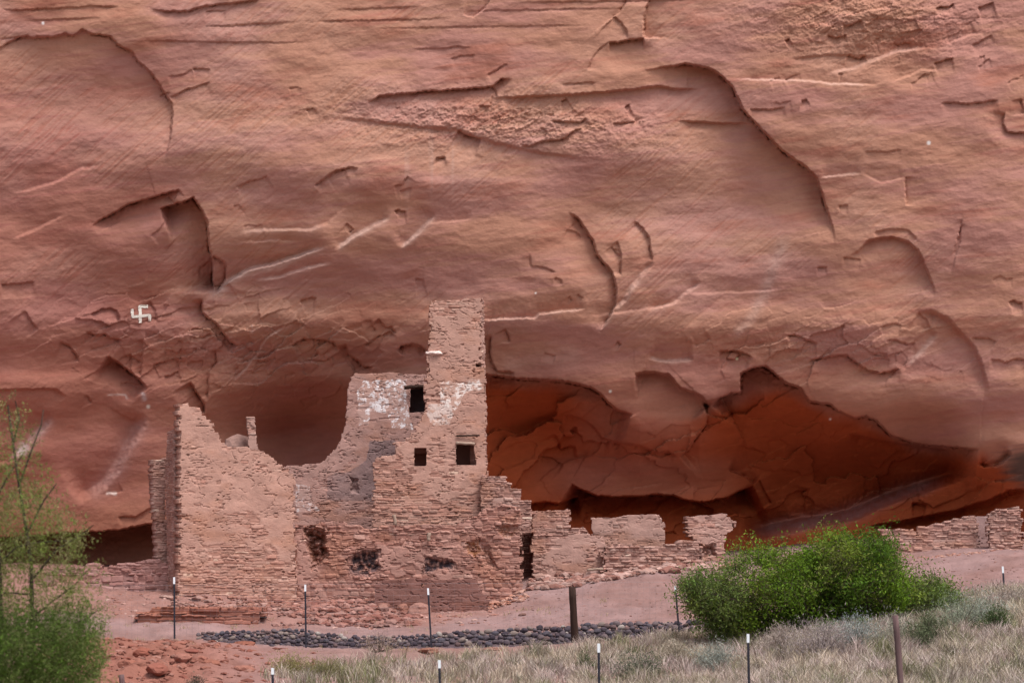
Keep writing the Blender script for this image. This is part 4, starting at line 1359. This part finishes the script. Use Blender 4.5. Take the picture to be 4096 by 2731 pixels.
for fx, q, r, up, lo in cand:
    fy = lo + (up - lo) * q
    Yr = 66.3 + .8 * q                                        # a low berm behind the fence
    p = at(fx * F2S, fy * F2S, Yr)
    key = (int(p.x / .1), int(p.z / .08))
    ok = True
    for dx in (-2, -1, 0, 1, 2):
        for dz in (-2, -1, 0, 1, 2):
            for (pp, rr) in cell.get((key[0] + dx, key[1] + dz), ()):
                if math.hypot((pp.x - p.x), (pp.z - p.z) * 1.25) < (rr + r) * .60:
                    ok = False
    if not ok: continue
    cell.setdefault(key, []).append((p, r))
    placed.append((p, r))
placed.sort(key=lambda c: -c[1])
rv, rf, rc = [], [], []
for k, (p, r) in enumerate(placed):
    mi = R.choices(range(8), [5, 5, 4, 5, 2.2, 3, 4, .9])[0]
    me = cob_meshes[mi]
    if k < 290:
        o = bpy.data.objects.new("cobble", me)
        o.location = p
        o.scale = (r, r, r)
        o.rotation_euler = (R.uniform(-.4, .4), R.uniform(-.4, .4), R.uniform(0, 6.28))
        COL.objects.link(o)
        tag(o, "dark rounded river cobble in the long row behind the wire fence", "stone", "cobbles laid in a row along the fence")
    else:
        a = R.uniform(0, 6.28)
        b = len(rv)
        for v in me.vertices:
            x, y = v.co.x * r, v.co.y * r
            rv.append((p.x + x * math.cos(a) - y * math.sin(a), p.y + x * math.sin(a) + y * math.cos(a), p.z + v.co.z * r))
            rc.append(cob_cols[mi])
        rf += [tuple(b + i for i in f.vertices) for f in me.polygons]
if rv:
    o = mesh_np("small_cobbles", rv, rf, M_stone, None, np.array(rc))
    tag(o, "small dark cobbles filling the row behind the wire fence", "stones", kind="stuff")
# berm of earth under the cobbles
bvx, bfx = [], []
xs = np.arange(440, 1712, 8.0)
for i, fx in enumerate(xs):
    up, lo = np.interp(fx, *zip(*cob_up)), np.interp(fx, *zip(*cob_lo))
    en = min(1, (i + 1) / 4, (len(xs) - i) / 4)
    for j in range(8):
        q = -.25 + j / 6.0
        p = at(fx * F2S, (lo + (up - lo) * q) * F2S, 66.3 + .8 * q)
        p.y += .04
        if j in (0, 7): p.z -= .25
        p.z -= .02 + .12 * (1 - en)
        bvx.append(tuple(p))
    if i:
        for j in range(7):
            a = (i - 1) * 8 + j
            bfx.append((a, a + 8, a + 9, a + 1))
o = mesh_np("gravel_bed", bvx, bfx, M_sand, None, np.tile(C(.10, .07, .08), (len(bvx), 1)))
tag(o, "dark gravel under the row of cobbles", "gravel", kind="stuff")

# ------------------------------------------------------------------ loose rocks
rocks = [  # overview x, y of the foot, size, colour, squash, label
    (560, 1478, .26, (.30, .11, .07), .35, "flat dark red slab lying below the left end of the cobble row"),
    (985, 1497, .34, (.33, .15, .10), .30, "flat reddish slab at the foot of the third steel post"),
    (1130, 1492, .24, (.28, .13, .09), .25, "thin red slab lying left of the thick wooden post, under the cobbles"),
    (965, 1408, .34, (.40, .20, .15), .7, "rounded red boulder below the left end of the low bench wall"),
    (925, 1400, .22, (.36, .16, .11), .7, "red boulder left of the rounded boulder under the bench wall"),
    (940, 1420, .18, (.30, .12, .09), .6, "small dark red rock in front of the rounded boulder"),
    (880, 1395, .20, (.38, .19, .14), .5, "pinkish red flat rock lying on the slope under the sooty pocket"),
    (1320, 1296, .30, (.40, .24, .19), .35, "flat tan slab in front of the low wall by the doorway"),
    (1375, 1300, .26, (.30, .14, .10), .5, "brown rock at the end of the tan slab right of the doorway"),
    (1345, 1318, .20, (.33, .17, .13), .5, "small brown rock on the sand below the tan slab"),
    (1405, 1330, .28, (.34, .16, .12), .35, "low red rock on open sand right of the doorway"),
    (1250, 1282, .24, (.24, .12, .09), .5, "dark rock at the foot of the doorway"),
    (1480, 1278, .26, (.44, .26, .21), .4, "flat pink stone on the rubble below the lone pale wall"),
    (1560, 1274, .22, (.42, .24, .19), .45, "pink stone on the rubble left of the block of old wall"),
    (1520, 1288, .18, (.28, .13, .10), .4, "small dark red stone on the rubble below the gap"),
    (1430, 1272, .22, (.48, .30, .25), .4, "pale stone among the rubble left of the lone pale wall's foot"),
    (1095, 1384, .12, (.33, .2, .17), .6, "little stone on the sand right of the bench wall"),
    (1200, 1412, .10, (.25, .13, .10), .6, "little dark stone on the open sand left of the thick wooden post"),
    (455, 1375, .24, (.42, .24, .19), .35, "flat tan stone lying before the tall house, near the first steel post"),
    (380, 1372, .22, (.45, .27, .21), .35, "flat tan stone left of the first steel post"),
    (640, 1364, .28, (.26, .13, .11), .5, "dark rock at the right foot of the tall house"),
    (215, 1316, .42, (.34, .22, .22), .6, "greyish boulder by the left tree under the low dark cave"),
    (290, 1326, .30, (.36, .23, .22), .55, "greyish rock beside the crumbled foundation at the left"),
    (250, 1345, .24, (.30, .18, .17), .5, "dull rock on the slope between the left tree and the first steel post"),
    (330, 1505, .30, (.33, .11, .07), .5, "dark red slab tilted on the red rubble mound at the lower left"),
    (420, 1515, .26, (.40, .17, .12), .5, "red rock on the rubble mound right of the first steel post"),
    (480, 1530, .30, (.36, .14, .09), .5, "large red rock on the right side of the rubble mound"),
    (560, 1540, .26, (.38, .16, .11), .5, "red rock near the bottom edge left of the short steel post"),
    (360, 1545, .34, (.34, .12, .08), .5, "dark red rock at the bottom edge of the rubble mound"),
    (300, 1530, .28, (.37, .14, .09), .5, "red rock beside the grey stump at the bottom left"),
    (250, 1510, .24, (.40, .18, .13), .45, "pinkish red rock between the left tree and the rubble mound"),
    (440, 1495, .18, (.30, .10, .07), .4, "small dark red rock at the top of the rubble mound"),
]
for k, (fx, fy, r, c, sz, lab) in enumerate(rocks):
    c = (c[0] * .76, c[1] * .80, c[2] * .88)
    Yr = ground_Y(fx, fy)
    if 500 < fx < 1150 and fy > 1470: Yr = min(Yr, 66.0)
    o = rock("rock", gpt(fx, Yr, r * sz * .25), r * .85, 500 + k, c, 1.15, .8, sz, k * 1.3, .35)
    tag(o, lab, "rock", "loose rocks on the slope")
grey = rock("boulder", zp(R1, 1090, 1490, 74.9), .40, 640, (.29, .175, .15), 1.1, .7, .75, .3, .4)
tag(grey, "dull rounded boulder wedged behind the tall house beside the slim pillar", "rock")
lg = stick("log", zp(R5, 1055, 1130, 74.3), zp(R5, 1205, 1112, 74.2), .035, .03, M_palewood, None, 8, .01, 31)
tag(lg, "pale bleached log lying before the low wall right of the doorway", "log")
# rubble nobody could count
R = random.Random(9)
proto = [rock_mesh("rubble", 900 + k, 1, .8, .5, .3, 1) for k in range(5)]
pvs = [np.array([v.co[:] for v in m.vertices]) for m in proto]
pfs = [np.array([list(f.vertices) for f in m.polygons]) for m in proto]
for m in proto: bpy.data.meshes.remove(m)
V_, F_, C_ = [], [], []
nb = 0


def rubble(fx, Y, r, c, up=0.0):
    global nb
    k = R.randrange(5)
    a = R.uniform(0, 6.28)
    v = pvs[k] * np.array([r * R.uniform(.8, 1.4), r, r * R.uniform(.6, 1.1)])
    x = v[:, 0] * math.cos(a) - v[:, 1] * math.sin(a)
    y = v[:, 0] * math.sin(a) + v[:, 1] * math.cos(a)
    g = gpt(fx, Y, up)
    V_.append(np.stack([x + g.x, y + g.y, v[:, 2] + g.z], -1))
    F_.append(pfs[k] + nb)
    C_.append(np.tile(np.array(c) * R.uniform(.75, 1.25), (len(v), 1)))
    nb += len(v)


for t in range(900):                                            # red mound, lower left
    fx = min(max(R.gauss(380, 150), 60), 720)
    rubble(fx, R.uniform(56, 65.5), R.choice([.03, .04, .05, .07, .1, .13]), R.choice([(.25, .105, .078), (.27, .135, .108), (.19, .07, .052)]))
for t in range(620):                                            # before the house and the terrace wall
    fx = R.uniform(240, 1150)
    rubble(fx, R.uniform(68.8, 72.6), R.choice([.025, .03, .04, .06, .09]), R.choice([(.34, .20, .17), (.29, .14, .11), (.38, .24, .21), (.22, .10, .08)]))
for t in range(520):
    fx = min(R.gauss(810, 100), 955)
    rubble(fx, R.uniform(69.0, 73.0), R.choice([.05, .07, .1, .13, .17]), R.choice([(.30, .165, .142), (.25, .115, .092), (.28, .14, .118), (.19, .08, .065)]), .02)
for t in range(240):
    fx = R.uniform(395, 690)
    rubble(fx, R.uniform(70.6, 72.2) , R.choice([.03, .04, .06, .09, .12]), R.choice([(.34, .20, .17), (.27, .13, .10), (.22, .10, .08)]), .02)
for t in range(130):
    fx = R.uniform(1090, 1215)
    rubble(fx, R.uniform(71.6, 73.3), R.choice([.04, .06, .09, .12]), R.choice([(.42, .22, .17), (.34, .15, .105), (.44, .26, .21)]), .02)
for t in range(700):
    fx = R.uniform(1215, 1700)
    rubble(fx, R.uniform(72.6, 74.8), R.choice([.03, .05, .07, .1, .14, .2]), R.choice([(.33, .20, .17), (.28, .15, .125), (.38, .245, .215), (.22, .105, .085)]), .03)
for t in range(900):
    fx = R.uniform(1120, 2352)
    rubble(fx, R.uniform(66.5, 72.5), R.choice([.010, .014, .02, .02, .03, .045]), R.choice([(.20, .10, .085), (.28, .165, .145), (.16, .08, .07)]))
for t in range(150):
    fx = R.uniform(1950, 2352)
    rubble(fx, R.uniform(73.4, 74.0), R.choice([.03, .05, .08]), R.choice([(.42, .24, .19), (.36, .18, .14), (.28, .13, .10)]))
o = mesh_np("rubble", np.concatenate(V_), np.concatenate(F_), M_stone, None, np.concatenate(C_), smooth=False)
tag(o, "scattered small rubble on the slope", "rubble", kind="stuff")

# ------------------------------------------------------------------ vegetation
def leaves_mesh(name, P, size, aspect, cols, mat_, root, rng, droop=.3):
    n = len(P)
    d = rng.normal(size=(n, 3))
    d[:, 2] -= droop
    d /= np.linalg.norm(d, axis=1)[:, None]
    s = np.cross(d, rng.normal(size=(n, 3)))
    s /= np.linalg.norm(s, axis=1)[:, None] + 1e-9
    L = (size * rng.uniform(.6, 1.3, n))[:, None]
    W = L * aspect
    v = np.stack([P, P + d * L * .5 + s * W * .5, P + d * L, P + d * L * .5 - s * W * .5], 1).reshape(-1, 3)
    f = np.arange(n * 4).reshape(n, 4)
    o = mesh_np(name, v, f, mat_, None, np.repeat(cols, 4, axis=0), smooth=False)
    if root is not None: hang(o, root)
    return o


def tubes(name, segs, mat_, root, sides=5):
    vs, fs = [], []
    for a, b, r0, r1 in segs:
        a, b = Vector(a), Vector(b)
        d = (b - a).normalized()
        s1 = d.cross(Vector((.3, .5, .81)) if abs(d.z) < .95 else Vector((1, 0, 0))).normalized()
        s2 = d.cross(s1)
        k = len(vs)
        for p, r in ((a, r0), (b, r1)):
            for q in range(sides):
                an = 2 * math.pi * q / sides
                vs.append(tuple(p + (s1 * math.cos(an) + s2 * math.sin(an)) * r))
        for q in range(sides):
            fs.append((k + q, k + (q + 1) % sides, k + sides + (q + 1) % sides, k + sides + q))
    o = mesh_np(name, vs, fs, mat_, None, None)
    if root is not None: hang(o, root)
    return o


def branch(segs, tips, R, p, d, length, r, depth, bend=.35, up=.1, nchild=3, mind=.6):
    n = 4
    for k in range(n):
        d = (d + Vector((R.gauss(0, bend), R.gauss(0, bend), R.gauss(up, bend))) * .35).normalized()
        q = p + d * (length / n)
        r2 = r * .82
        segs.append((p, q, r, r2))
        p, r = q, r2
        if depth > 0 and k >= 1:
            for c in range(R.choice([1, 2]) if k < n - 1 else nchild):
                dd = (d + Vector((R.gauss(0, mind), R.gauss(0, mind), R.gauss(.0, mind * .7)))).normalized()
                branch(segs, tips, R, p, dd, length * R.uniform(.5, .72), r * .62, depth - 1, bend, up, nchild, mind)
        if depth <= 1:
            tips.append((p, d, depth))
    tips.append((p, d, depth))


# the big green bush, right: a wide mound with thin sprays at both sides
R = random.Random(5)
rng = np.random.default_rng(5)
BY = 62.8
bush = empty("green_bush", gpt(1895, BY))
tag(bush, "wide bright green leafy bush growing before the low walls at the right", "bush")
top_prof = [(1560, 1330), (1610, 1305), (1660, 1260), (1700, 1222), (1760, 1215), (1810, 1235), (1860, 1222), (1915, 1192), (1965, 1180), (2010, 1192), (2040, 1215), (2080, 1245), (2130, 1268), (2165, 1300), (2178, 1350), (2195, 1400), (2215, 1440)]
bot_prof = [(1560, 1345), (1600, 1400), (1620, 1440), (1660, 1480), (1720, 1500), (1800, 1492), (1900, 1475), (2000, 1470), (2100, 1462), (2170, 1440), (2215, 1445)]
segs, clumps = [], []
bc = gpt(1890, BY)
for t in range(900):
    fx = R.uniform(1585, 2188)
    tp_, bt_ = np.interp(fx, *zip(*top_prof)), np.interp(fx, *zip(*bot_prof))
    q = R.random()
    fy = tp_ + min(52, (bt_ - tp_) * .3) + (bt_ - 28 - tp_ - min(52, (bt_ - tp_) * .3)) * q
    half = 1.9 * math.sqrt(max(.05, 1 - ((fx - 1890) / 345) ** 2)) * (.35 + .65 * math.sin(math.pi * min(1, .18 + q * .8)))
    Yq = BY + R.uniform(-1, 1) * half
    # holes where the sand shows
    hole = max(math.exp(-((fx - 1745) / 34) ** 2 - ((fy - 1315) / 24) ** 2), math.exp(-((fx - 2100) / 40) ** 2 - ((fy - 1318) / 40) ** 2), math.exp(-((fx - 1680) / 30) ** 2 - ((fy - 1335) / 30) ** 2),
               .8 * math.exp(-((fx - 1760) / 40) ** 2 - ((fy - 1400) / 25) ** 2))
    if R.random() < hole * 1.0 or (abs(fx - 1890) > 230 and fy < 1380 and R.random() < .25): continue
    p = at(fx * F2S, fy * F2S, Yq)
    if p.z < float(gz(fx, Yq)) + .03: p.z = float(gz(fx, Yq)) + R.uniform(.03, .3)
    clumps.append((p, fx, fy, q))
LP, LC = [], []
g1, g2, g3, g4 = C(.130, .225, .018), C(.080, .150, .013), C(.200, .270, .034), C(.170, .195, .048)
for p, fx, fy, q in clumps:
    # a limb from the base to the clump, then sprays
    side = abs(fx - 1890) / 330
    mid = bc.lerp(p, .55) + Vector((R.gauss(0, .12), R.gauss(0, .12), R.uniform(.05, .25)))
    st = bc + Vector((R.uniform(-.5, .5), R.uniform(-.3, .3), -.05))
    st = st + Vector(((p.x - bc.x) * R.uniform(.25, .6), (p.y - bc.y) * .4, 0))
    if R.random() < .45:
        segs.append((st, mid, .013, .008))
        segs.append((mid, p, .008, .004))
    dens = R.choice([70, 110, 150, 190])
    if side > .55 and q < .6: dens = R.choice([60, 90, 130, 170])
    rad = R.uniform(.2, .42)
    bn = float(fbm(np.array([fx / 85.0]), np.array([fy / 60.0]), 601, 3)[0])
    base = (g2 if bn < -.12 else g1 if bn < .1 else g3 if R.random() < .6 else g4) * R.uniform(.8, 1.2)
    if side > .6: base = mix(base, C(.20, .22, .10), R.uniform(.1, .6))
    for s_ in range(R.randrange(4, 8)):
        dirv = Vector((R.gauss(0, 1), R.gauss(0, 1), R.gauss(.25, .8))).normalized()
        tip = p + dirv * rad * R.uniform(.6, 2.1)
        segs.append((p, tip, .005, .002))
        m = dens // 5
        tt = rng.uniform(.15, 1.05, m)[:, None]
        pts = np.array(p[:])[None] * (1 - tt) + np.array(tip[:])[None] * tt + rng.normal(0, .045, (m, 3)) + rng.normal(0, rad * .22, (m, 3))
        LP.append(pts)
        LC.append(np.clip(base[None] * rng.uniform(.7, 1.35, (m, 1)) + rng.normal(0, .006, (m, 3)), .012, 1))
tubes("stems", segs, M_bark, bush)
leaves_mesh("foliage", np.concatenate(LP), .075, .36, np.concatenate(LC), M_leaf, bush, rng)

# foreground tree at the left, close to the camera and out of focus
R = random.Random(14)
rng = np.random.default_rng(14)
TY = 30.0
def tz(fx, fy, dY=0): return at(fx * F2S, fy * F2S, TY + dY)


tree = empty("feathery_tree", (tz(40, 1700).x, TY, float(gz(40, TY))))
tag(tree, "feathery yellow green tree leaning in from the left edge, nearest the viewer", "tree")
segs, LP, LC = [], [], []
trunks = [[(72, 2200), (72, 1568), (74, 1420), (72, 1300), (60, 1210), (42, 1100), (28, 1000), (18, 930)], [(2, 2200), (0, 1568), (2, 1430), (0, 1290), (-12, 1150), (-30, 1000)]]
limbs = [[(72, 1365), (40, 1362), (0, 1360), (-60, 1350)], [(74, 1330), (130, 1262), (190, 1225), (215, 1205)], [(60, 1230), (100, 1150), (130, 1110)], [(42, 1120), (70, 1040), (95, 975), (100, 940)], [(0, 1290), (40, 1255), (90, 1245), (165, 1240)],
         [(30, 1020), (45, 960), (35, 920)], [(-12, 1150), (20, 1090), (55, 1040)], [(72, 1420), (120, 1380), (170, 1345), (200, 1310)], [(72, 1480), (140, 1440), (200, 1420), (225, 1400)]]
for nm, ch, r in [("trunk", t, .030) for t in trunks] + [("branch", l, .012) for l in limbs]:
    segs = []
    for k in range(len(ch) - 1):
        f0, f1 = 1 - .8 * k / len(ch), 1 - .8 * (k + 1) / len(ch)
        segs.append((tz(*ch[k], R.uniform(-.05, .05)), tz(*ch[k + 1], R.uniform(-.05, .05)), r * f0, r * f1))
    tubes(nm, segs, M_bark, tree, 7)
segs = []
for t in range(12000):
    fx, fy = R.uniform(-60, 245), R.uniform(915, 1600)
    if fy < 1250:
        lim = np.interp(fy, [915, 960, 1040, 1120, 1200, 1250], [25, 60, 85, 120, 190, 215])
        den = np.interp(fy, [915, 1050, 1150, 1250], [.10, .16, .30, .38])
    else:
        lim = np.interp(fy, [1250, 1330, 1400, 1460, 1520, 1600], [205, 215, 235, 240, 235, 225])
        den = np.interp(fy, [1250, 1330, 1400, 1440, 1500, 1600], [.35, .30, .42, .70, .95, 1.0])
    if fx > lim * R.uniform(.75, 1.05) or R.random() > den * (.62 if fy < 1420 else .95): continue
    p = tz(fx, fy, R.uniform(-.8, .8))
    ang = R.uniform(.6, 1.35)
    d = Vector((math.cos(ang) * R.choice([1, 1, -.5]), R.gauss(0, .4), math.sin(ang) * R.choice([1, 1, -.4]))).normalized()
    L = R.uniform(.10, .26)
    m = R.randrange(12, 26)
    tt = rng.uniform(0, 1, (m, 1))
    LP.append(np.array(p[:])[None] + np.array(d[:])[None] * tt * L + rng.normal(0, .022, (m, 3)))
    base = R.choice([C(.20, .21, .062), C(.15, .17, .05), C(.25, .23, .10), C(.17, .22, .045)])
    if fy > 1400: base = base * R.choice([.6, .8, .9]) * C(.8, 1.05, .8)
    LC.append(np.clip(base[None] * rng.uniform(.7, 1.3, (m, 1)), .01, 1))

leaves_mesh("foliage", np.concatenate(LP), .034, .32, np.concatenate(LC), M_leaf, tree, rng, -.3)

# dry grass (nobody could count it)
rng = np.random.default_rng(21)
def blades(n, fx_rng, Y_rng, dens, hgt, cfn, name, label, width=.010, tuft=7):
    fx = rng.uniform(*fx_rng, n)
    Y = rng.uniform(*Y_rng, n)
    keep = rng.uniform(0, 1, n) < dens(fx, Y)
    fx, Y = fx[keep], Y[keep]
    fx = np.repeat(fx, tuft) + rng.normal(0, 5, len(fx) * tuft)
    Y = np.repeat(Y, tuft) + rng.normal(0, .09, len(Y) * tuft)
    m = len(fx)
    x = (fx - 1176) * F2S / S * Y
    z = gz(fx, Y) - .02
    h = hgt(fx, Y) * rng.uniform(.45, 1.25, m)
    lean = rng.normal(0, .38, (m, 2)) * h[:, None]
    w_ = width * rng.uniform(.5, 1.3, m)
    a = rng.uniform(-.6, .6, m)
    sx, sy = np.cos(a) * w_, np.sin(a) * w_
    b = np.stack([x, Y, z], -1)
    mid = b + np.stack([lean[:, 0] * .35, lean[:, 1] * .35, h * .6], -1)
    tip = b + np.stack([lean[:, 0], lean[:, 1], h * .95], -1)
    s = np.stack([sx, sy, np.zeros(m)], -1)
    v = np.stack([b - s, b + s, mid + s * .7, mid - s * .7, tip + s * .15, tip - s * .15], 1).reshape(-1, 3)
    k = np.arange(m)[:, None] * 6
    f = np.concatenate([k + np.array([[0, 1, 2, 3]]), k + np.array([[3, 2, 4, 5]])])
    c = np.repeat(cfn(fx, Y, m), 6, axis=0)
    o = mesh_np(name, v, f, M_grass, None, c, smooth=False)
    tag(o, label, "grass", kind="stuff")
    return o


def dens_dry(fx, Y):
    edge = np.interp(fx, [550, 700, 900, 1100, 1300, 1500, 1600, 2000, 2352], [60.5, 62.0, 63.4, 64.0, 64.4, 65.6, 65.8, 66.5, 67])
    n_ = fbm(fx / 90, Y / 1.2, 401, 3)
    return sst(edge + .5, edge - 1.0, Y + n_) * sst(560, 760, fx) * np.clip(.55 + 1.5 * fbm(fx / 45, Y / .7, 405, 3) - .25 * sst(1400, 1000, fx), .04, 1)


def col_dry(fx, Y, m):
    n_ = fbm(fx / 150, Y / 1.6, 411, 3)
    n2 = fbm(fx / 110, Y / 1.1, 421, 3)
    c = mix(C(.80, .67, .52), C(.75, .60, .57), e(sst(-.2, .3, n_)))
    grn = sst(.0, .28, n2 + .25 * np.exp(-((fx - 760) / 160) ** 2) + .1 * np.exp(-((fx - 2250) / 200) ** 2))
    c = mix(c, C(.27, .29, .13), e(grn * .9))
    c = mix(c, C(.33, .235, .19), e((rng.uniform(0, 1, m) > .80) * .8))
    c = mix(c, C(.80, .70, .62), e((rng.uniform(0, 1, m) > .82) * .9))
    pt = fbm(fx / 55, Y / .8, 445, 3)
    c = c * (.80 + .55 * pt)[:, None]
    return np.clip(c * rng.uniform(.5, 1.1, (m, 1)), .02, .9)


blades(60000, (520, 2460), (43, 67), dens_dry, lambda fx, Y: .22 + .34 * fbm(fx / 60, Y / .8, 431, 3) + .07 * sst(1500, 1800, fx), col_dry, "dry_grass", "pale dry grass covering the foreground slope", .007)
blades(700, (150, 1500), (64.5, 71), lambda fx, Y: sst(-.05, .3, fbm(fx / 140, Y / 1.5, 441, 3)) * .5, lambda fx, Y: .10 + 0 * fx,
       lambda fx, Y, m: np.clip(C(.42, .32, .20)[None] * rng.uniform(.7, 1.2, (m, 1)), 0, 1), "sparse_grass", "sparse dry grass tufts on the sandy slope", .006, 9)


def shrub(name, label, fx, fy, w_m, h_m, c, n, size, asp, seed, Yr=None):
    R = random.Random(seed)
    g = np.random.default_rng(seed)
    Yr = Yr or ground_Y(fx, fy)
    root = empty(name, gpt(fx, Yr))
    tag(root, label, "shrub", "small shrubs in the dry grass")
    c = tuple(k * q for k, q in zip(c, (.80, .84, .80))) if name == 'grey_shrub' else c
    b = root.location
    segs, LP, LC = [], [], []
    for k in range(30):
        a = R.uniform(0, 6.28)
        el = R.uniform(.25, 1.45)
        d = Vector((math.cos(a) * math.cos(el) * w_m * .5, math.sin(a) * math.cos(el) * w_m * .4, math.sin(el) * h_m))
        tip = b + d * R.uniform(.75, 1.05)
        segs.append((b + Vector((R.gauss(0, .04), R.gauss(0, .04), -.03)), tip, .007, .002))
        m = n // 30
        tt = g.uniform(.3, 1.05, (m, 1))
        LP.append(np.array(b[:])[None] * (1 - tt) + np.array(tip[:])[None] * tt + g.normal(0, w_m * .07, (m, 3)))
        LC.append(np.clip(np.array(c)[None] * g.uniform(.65, 1.3, (m, 1)), .01, .9))
    tubes("stems", segs, M_bark, root, 4)
    leaves_mesh("foliage", np.concatenate(LP), size, asp, np.concatenate(LC), M_grass, root, g, -.8)


shrub("grey_shrub", "pale grey brush mound between the last front steel post and the leaning wooden post", 1880, 1560, 1.9, .75, (.46, .37, .38), 5200, .075, .12, 1, 57.0)
shrub("grey_shrub", "pale pinkish brush right of the last front steel post", 1790, 1530, 1.2, .55, (.52, .41, .38), 3200, .075, .12, 2, 58.6)
shrub("green_shrub", "dull green shrub beside the leaning grey wooden post", 2125, 1530, 1.1, .65, (.13, .155, .085), 3600, .060, .22, 3, 57.2)
shrub("green_shrub", "small dark green shrub in the grass at the right edge", 2285, 1455, .8, .5, (.085, .125, .050), 2400, .055, .28, 4)
shrub("green_shrub", "low bright green plant just under the middle of the big bush", 1905, 1500, .9, .36, (.085, .150, .035), 2200, .060, .3, 5, 60.4)
shrub("green_shrub", "second low bright green plant under the big bush, right of the first", 1985, 1496, .7, .34, (.10, .165, .045), 1800, .060, .3, 6, 60.4)
shrub("green_shrub", "dark grey green shrub at the bottom right of the front steel post in dry grass", 1470, 1575, 1.3, .55, (.15, .165, .115), 3000, .060, .2, 7, 57.0)
shrub("green_shrub", "small green sprig by the second front steel post from the right", 1345, 1530, .5, .5, (.14, .17, .09), 900, .055, .2, 8, 58.6)
shrub("green_shrub", "olive green tuft at the left end of the grass, under the second far post", 665, 1540, 1.1, .45, (.27, .25, .10), 2600, .08, .10, 9, 60.6)
shrub("green_shrub", "olive green tuft at the foot of the grass right of the short steel post", 745, 1555, 1.2, .40, (.25, .23, .11), 2400, .08, .10, 10, 59.5)
shrub("dead_shrub", "bare pale twiggy brush in front of the cobbles left of the third far post", 870, 1500, 1.2, .42, (.48, .36, .29), 900, .09, .06, 11, 64.6)
shrub("grey_shrub", "pale dry brush clump at the right edge of the grass near the last far post", 2330, 1420, 1.2, .6, (.50, .41, .38), 2600, .08, .12, 12, 62.0)
shrub("dark_shrub", "tiny grey green plant on the red rubble at the bottom left", 450, 1552, .5, .3, (.10, .10, .075), 700, .05, .2, 13, 56.5)
for k, (fx, fy, w_, h_, c_) in enumerate([(1640, 1545, 1.3, .55, (.42, .43, .40)), (1960, 1535, 1.5, .65, (.40, .42, .42)), (2055, 1500, 1.3, .6, (.44, .42, .36)),
                                        (2200, 1500, 1.7, .7, (.36, .39, .30)), (2260, 1545, 1.6, .65, (.40, .42, .38)), (1550, 1500, 1.0, .45, (.56, .46, .38))]):
    shrub("grey_shrub", ["silvery sage clump left of the last front steel post, near the bottom", "silvery sage clump just left of the leaning wooden post", "pale sage clump behind the leaning wooden post, under the bush",
                         "dull green grey sage clump right of the leaning wooden post", "silvery sage clump at the bottom right corner", "straw coloured brush right of the front post by the thick wooden post"][k],
          fx, fy, w_, h_, c_, 3200, .07, .13, 40 + k, 57.5 + .3 * k)
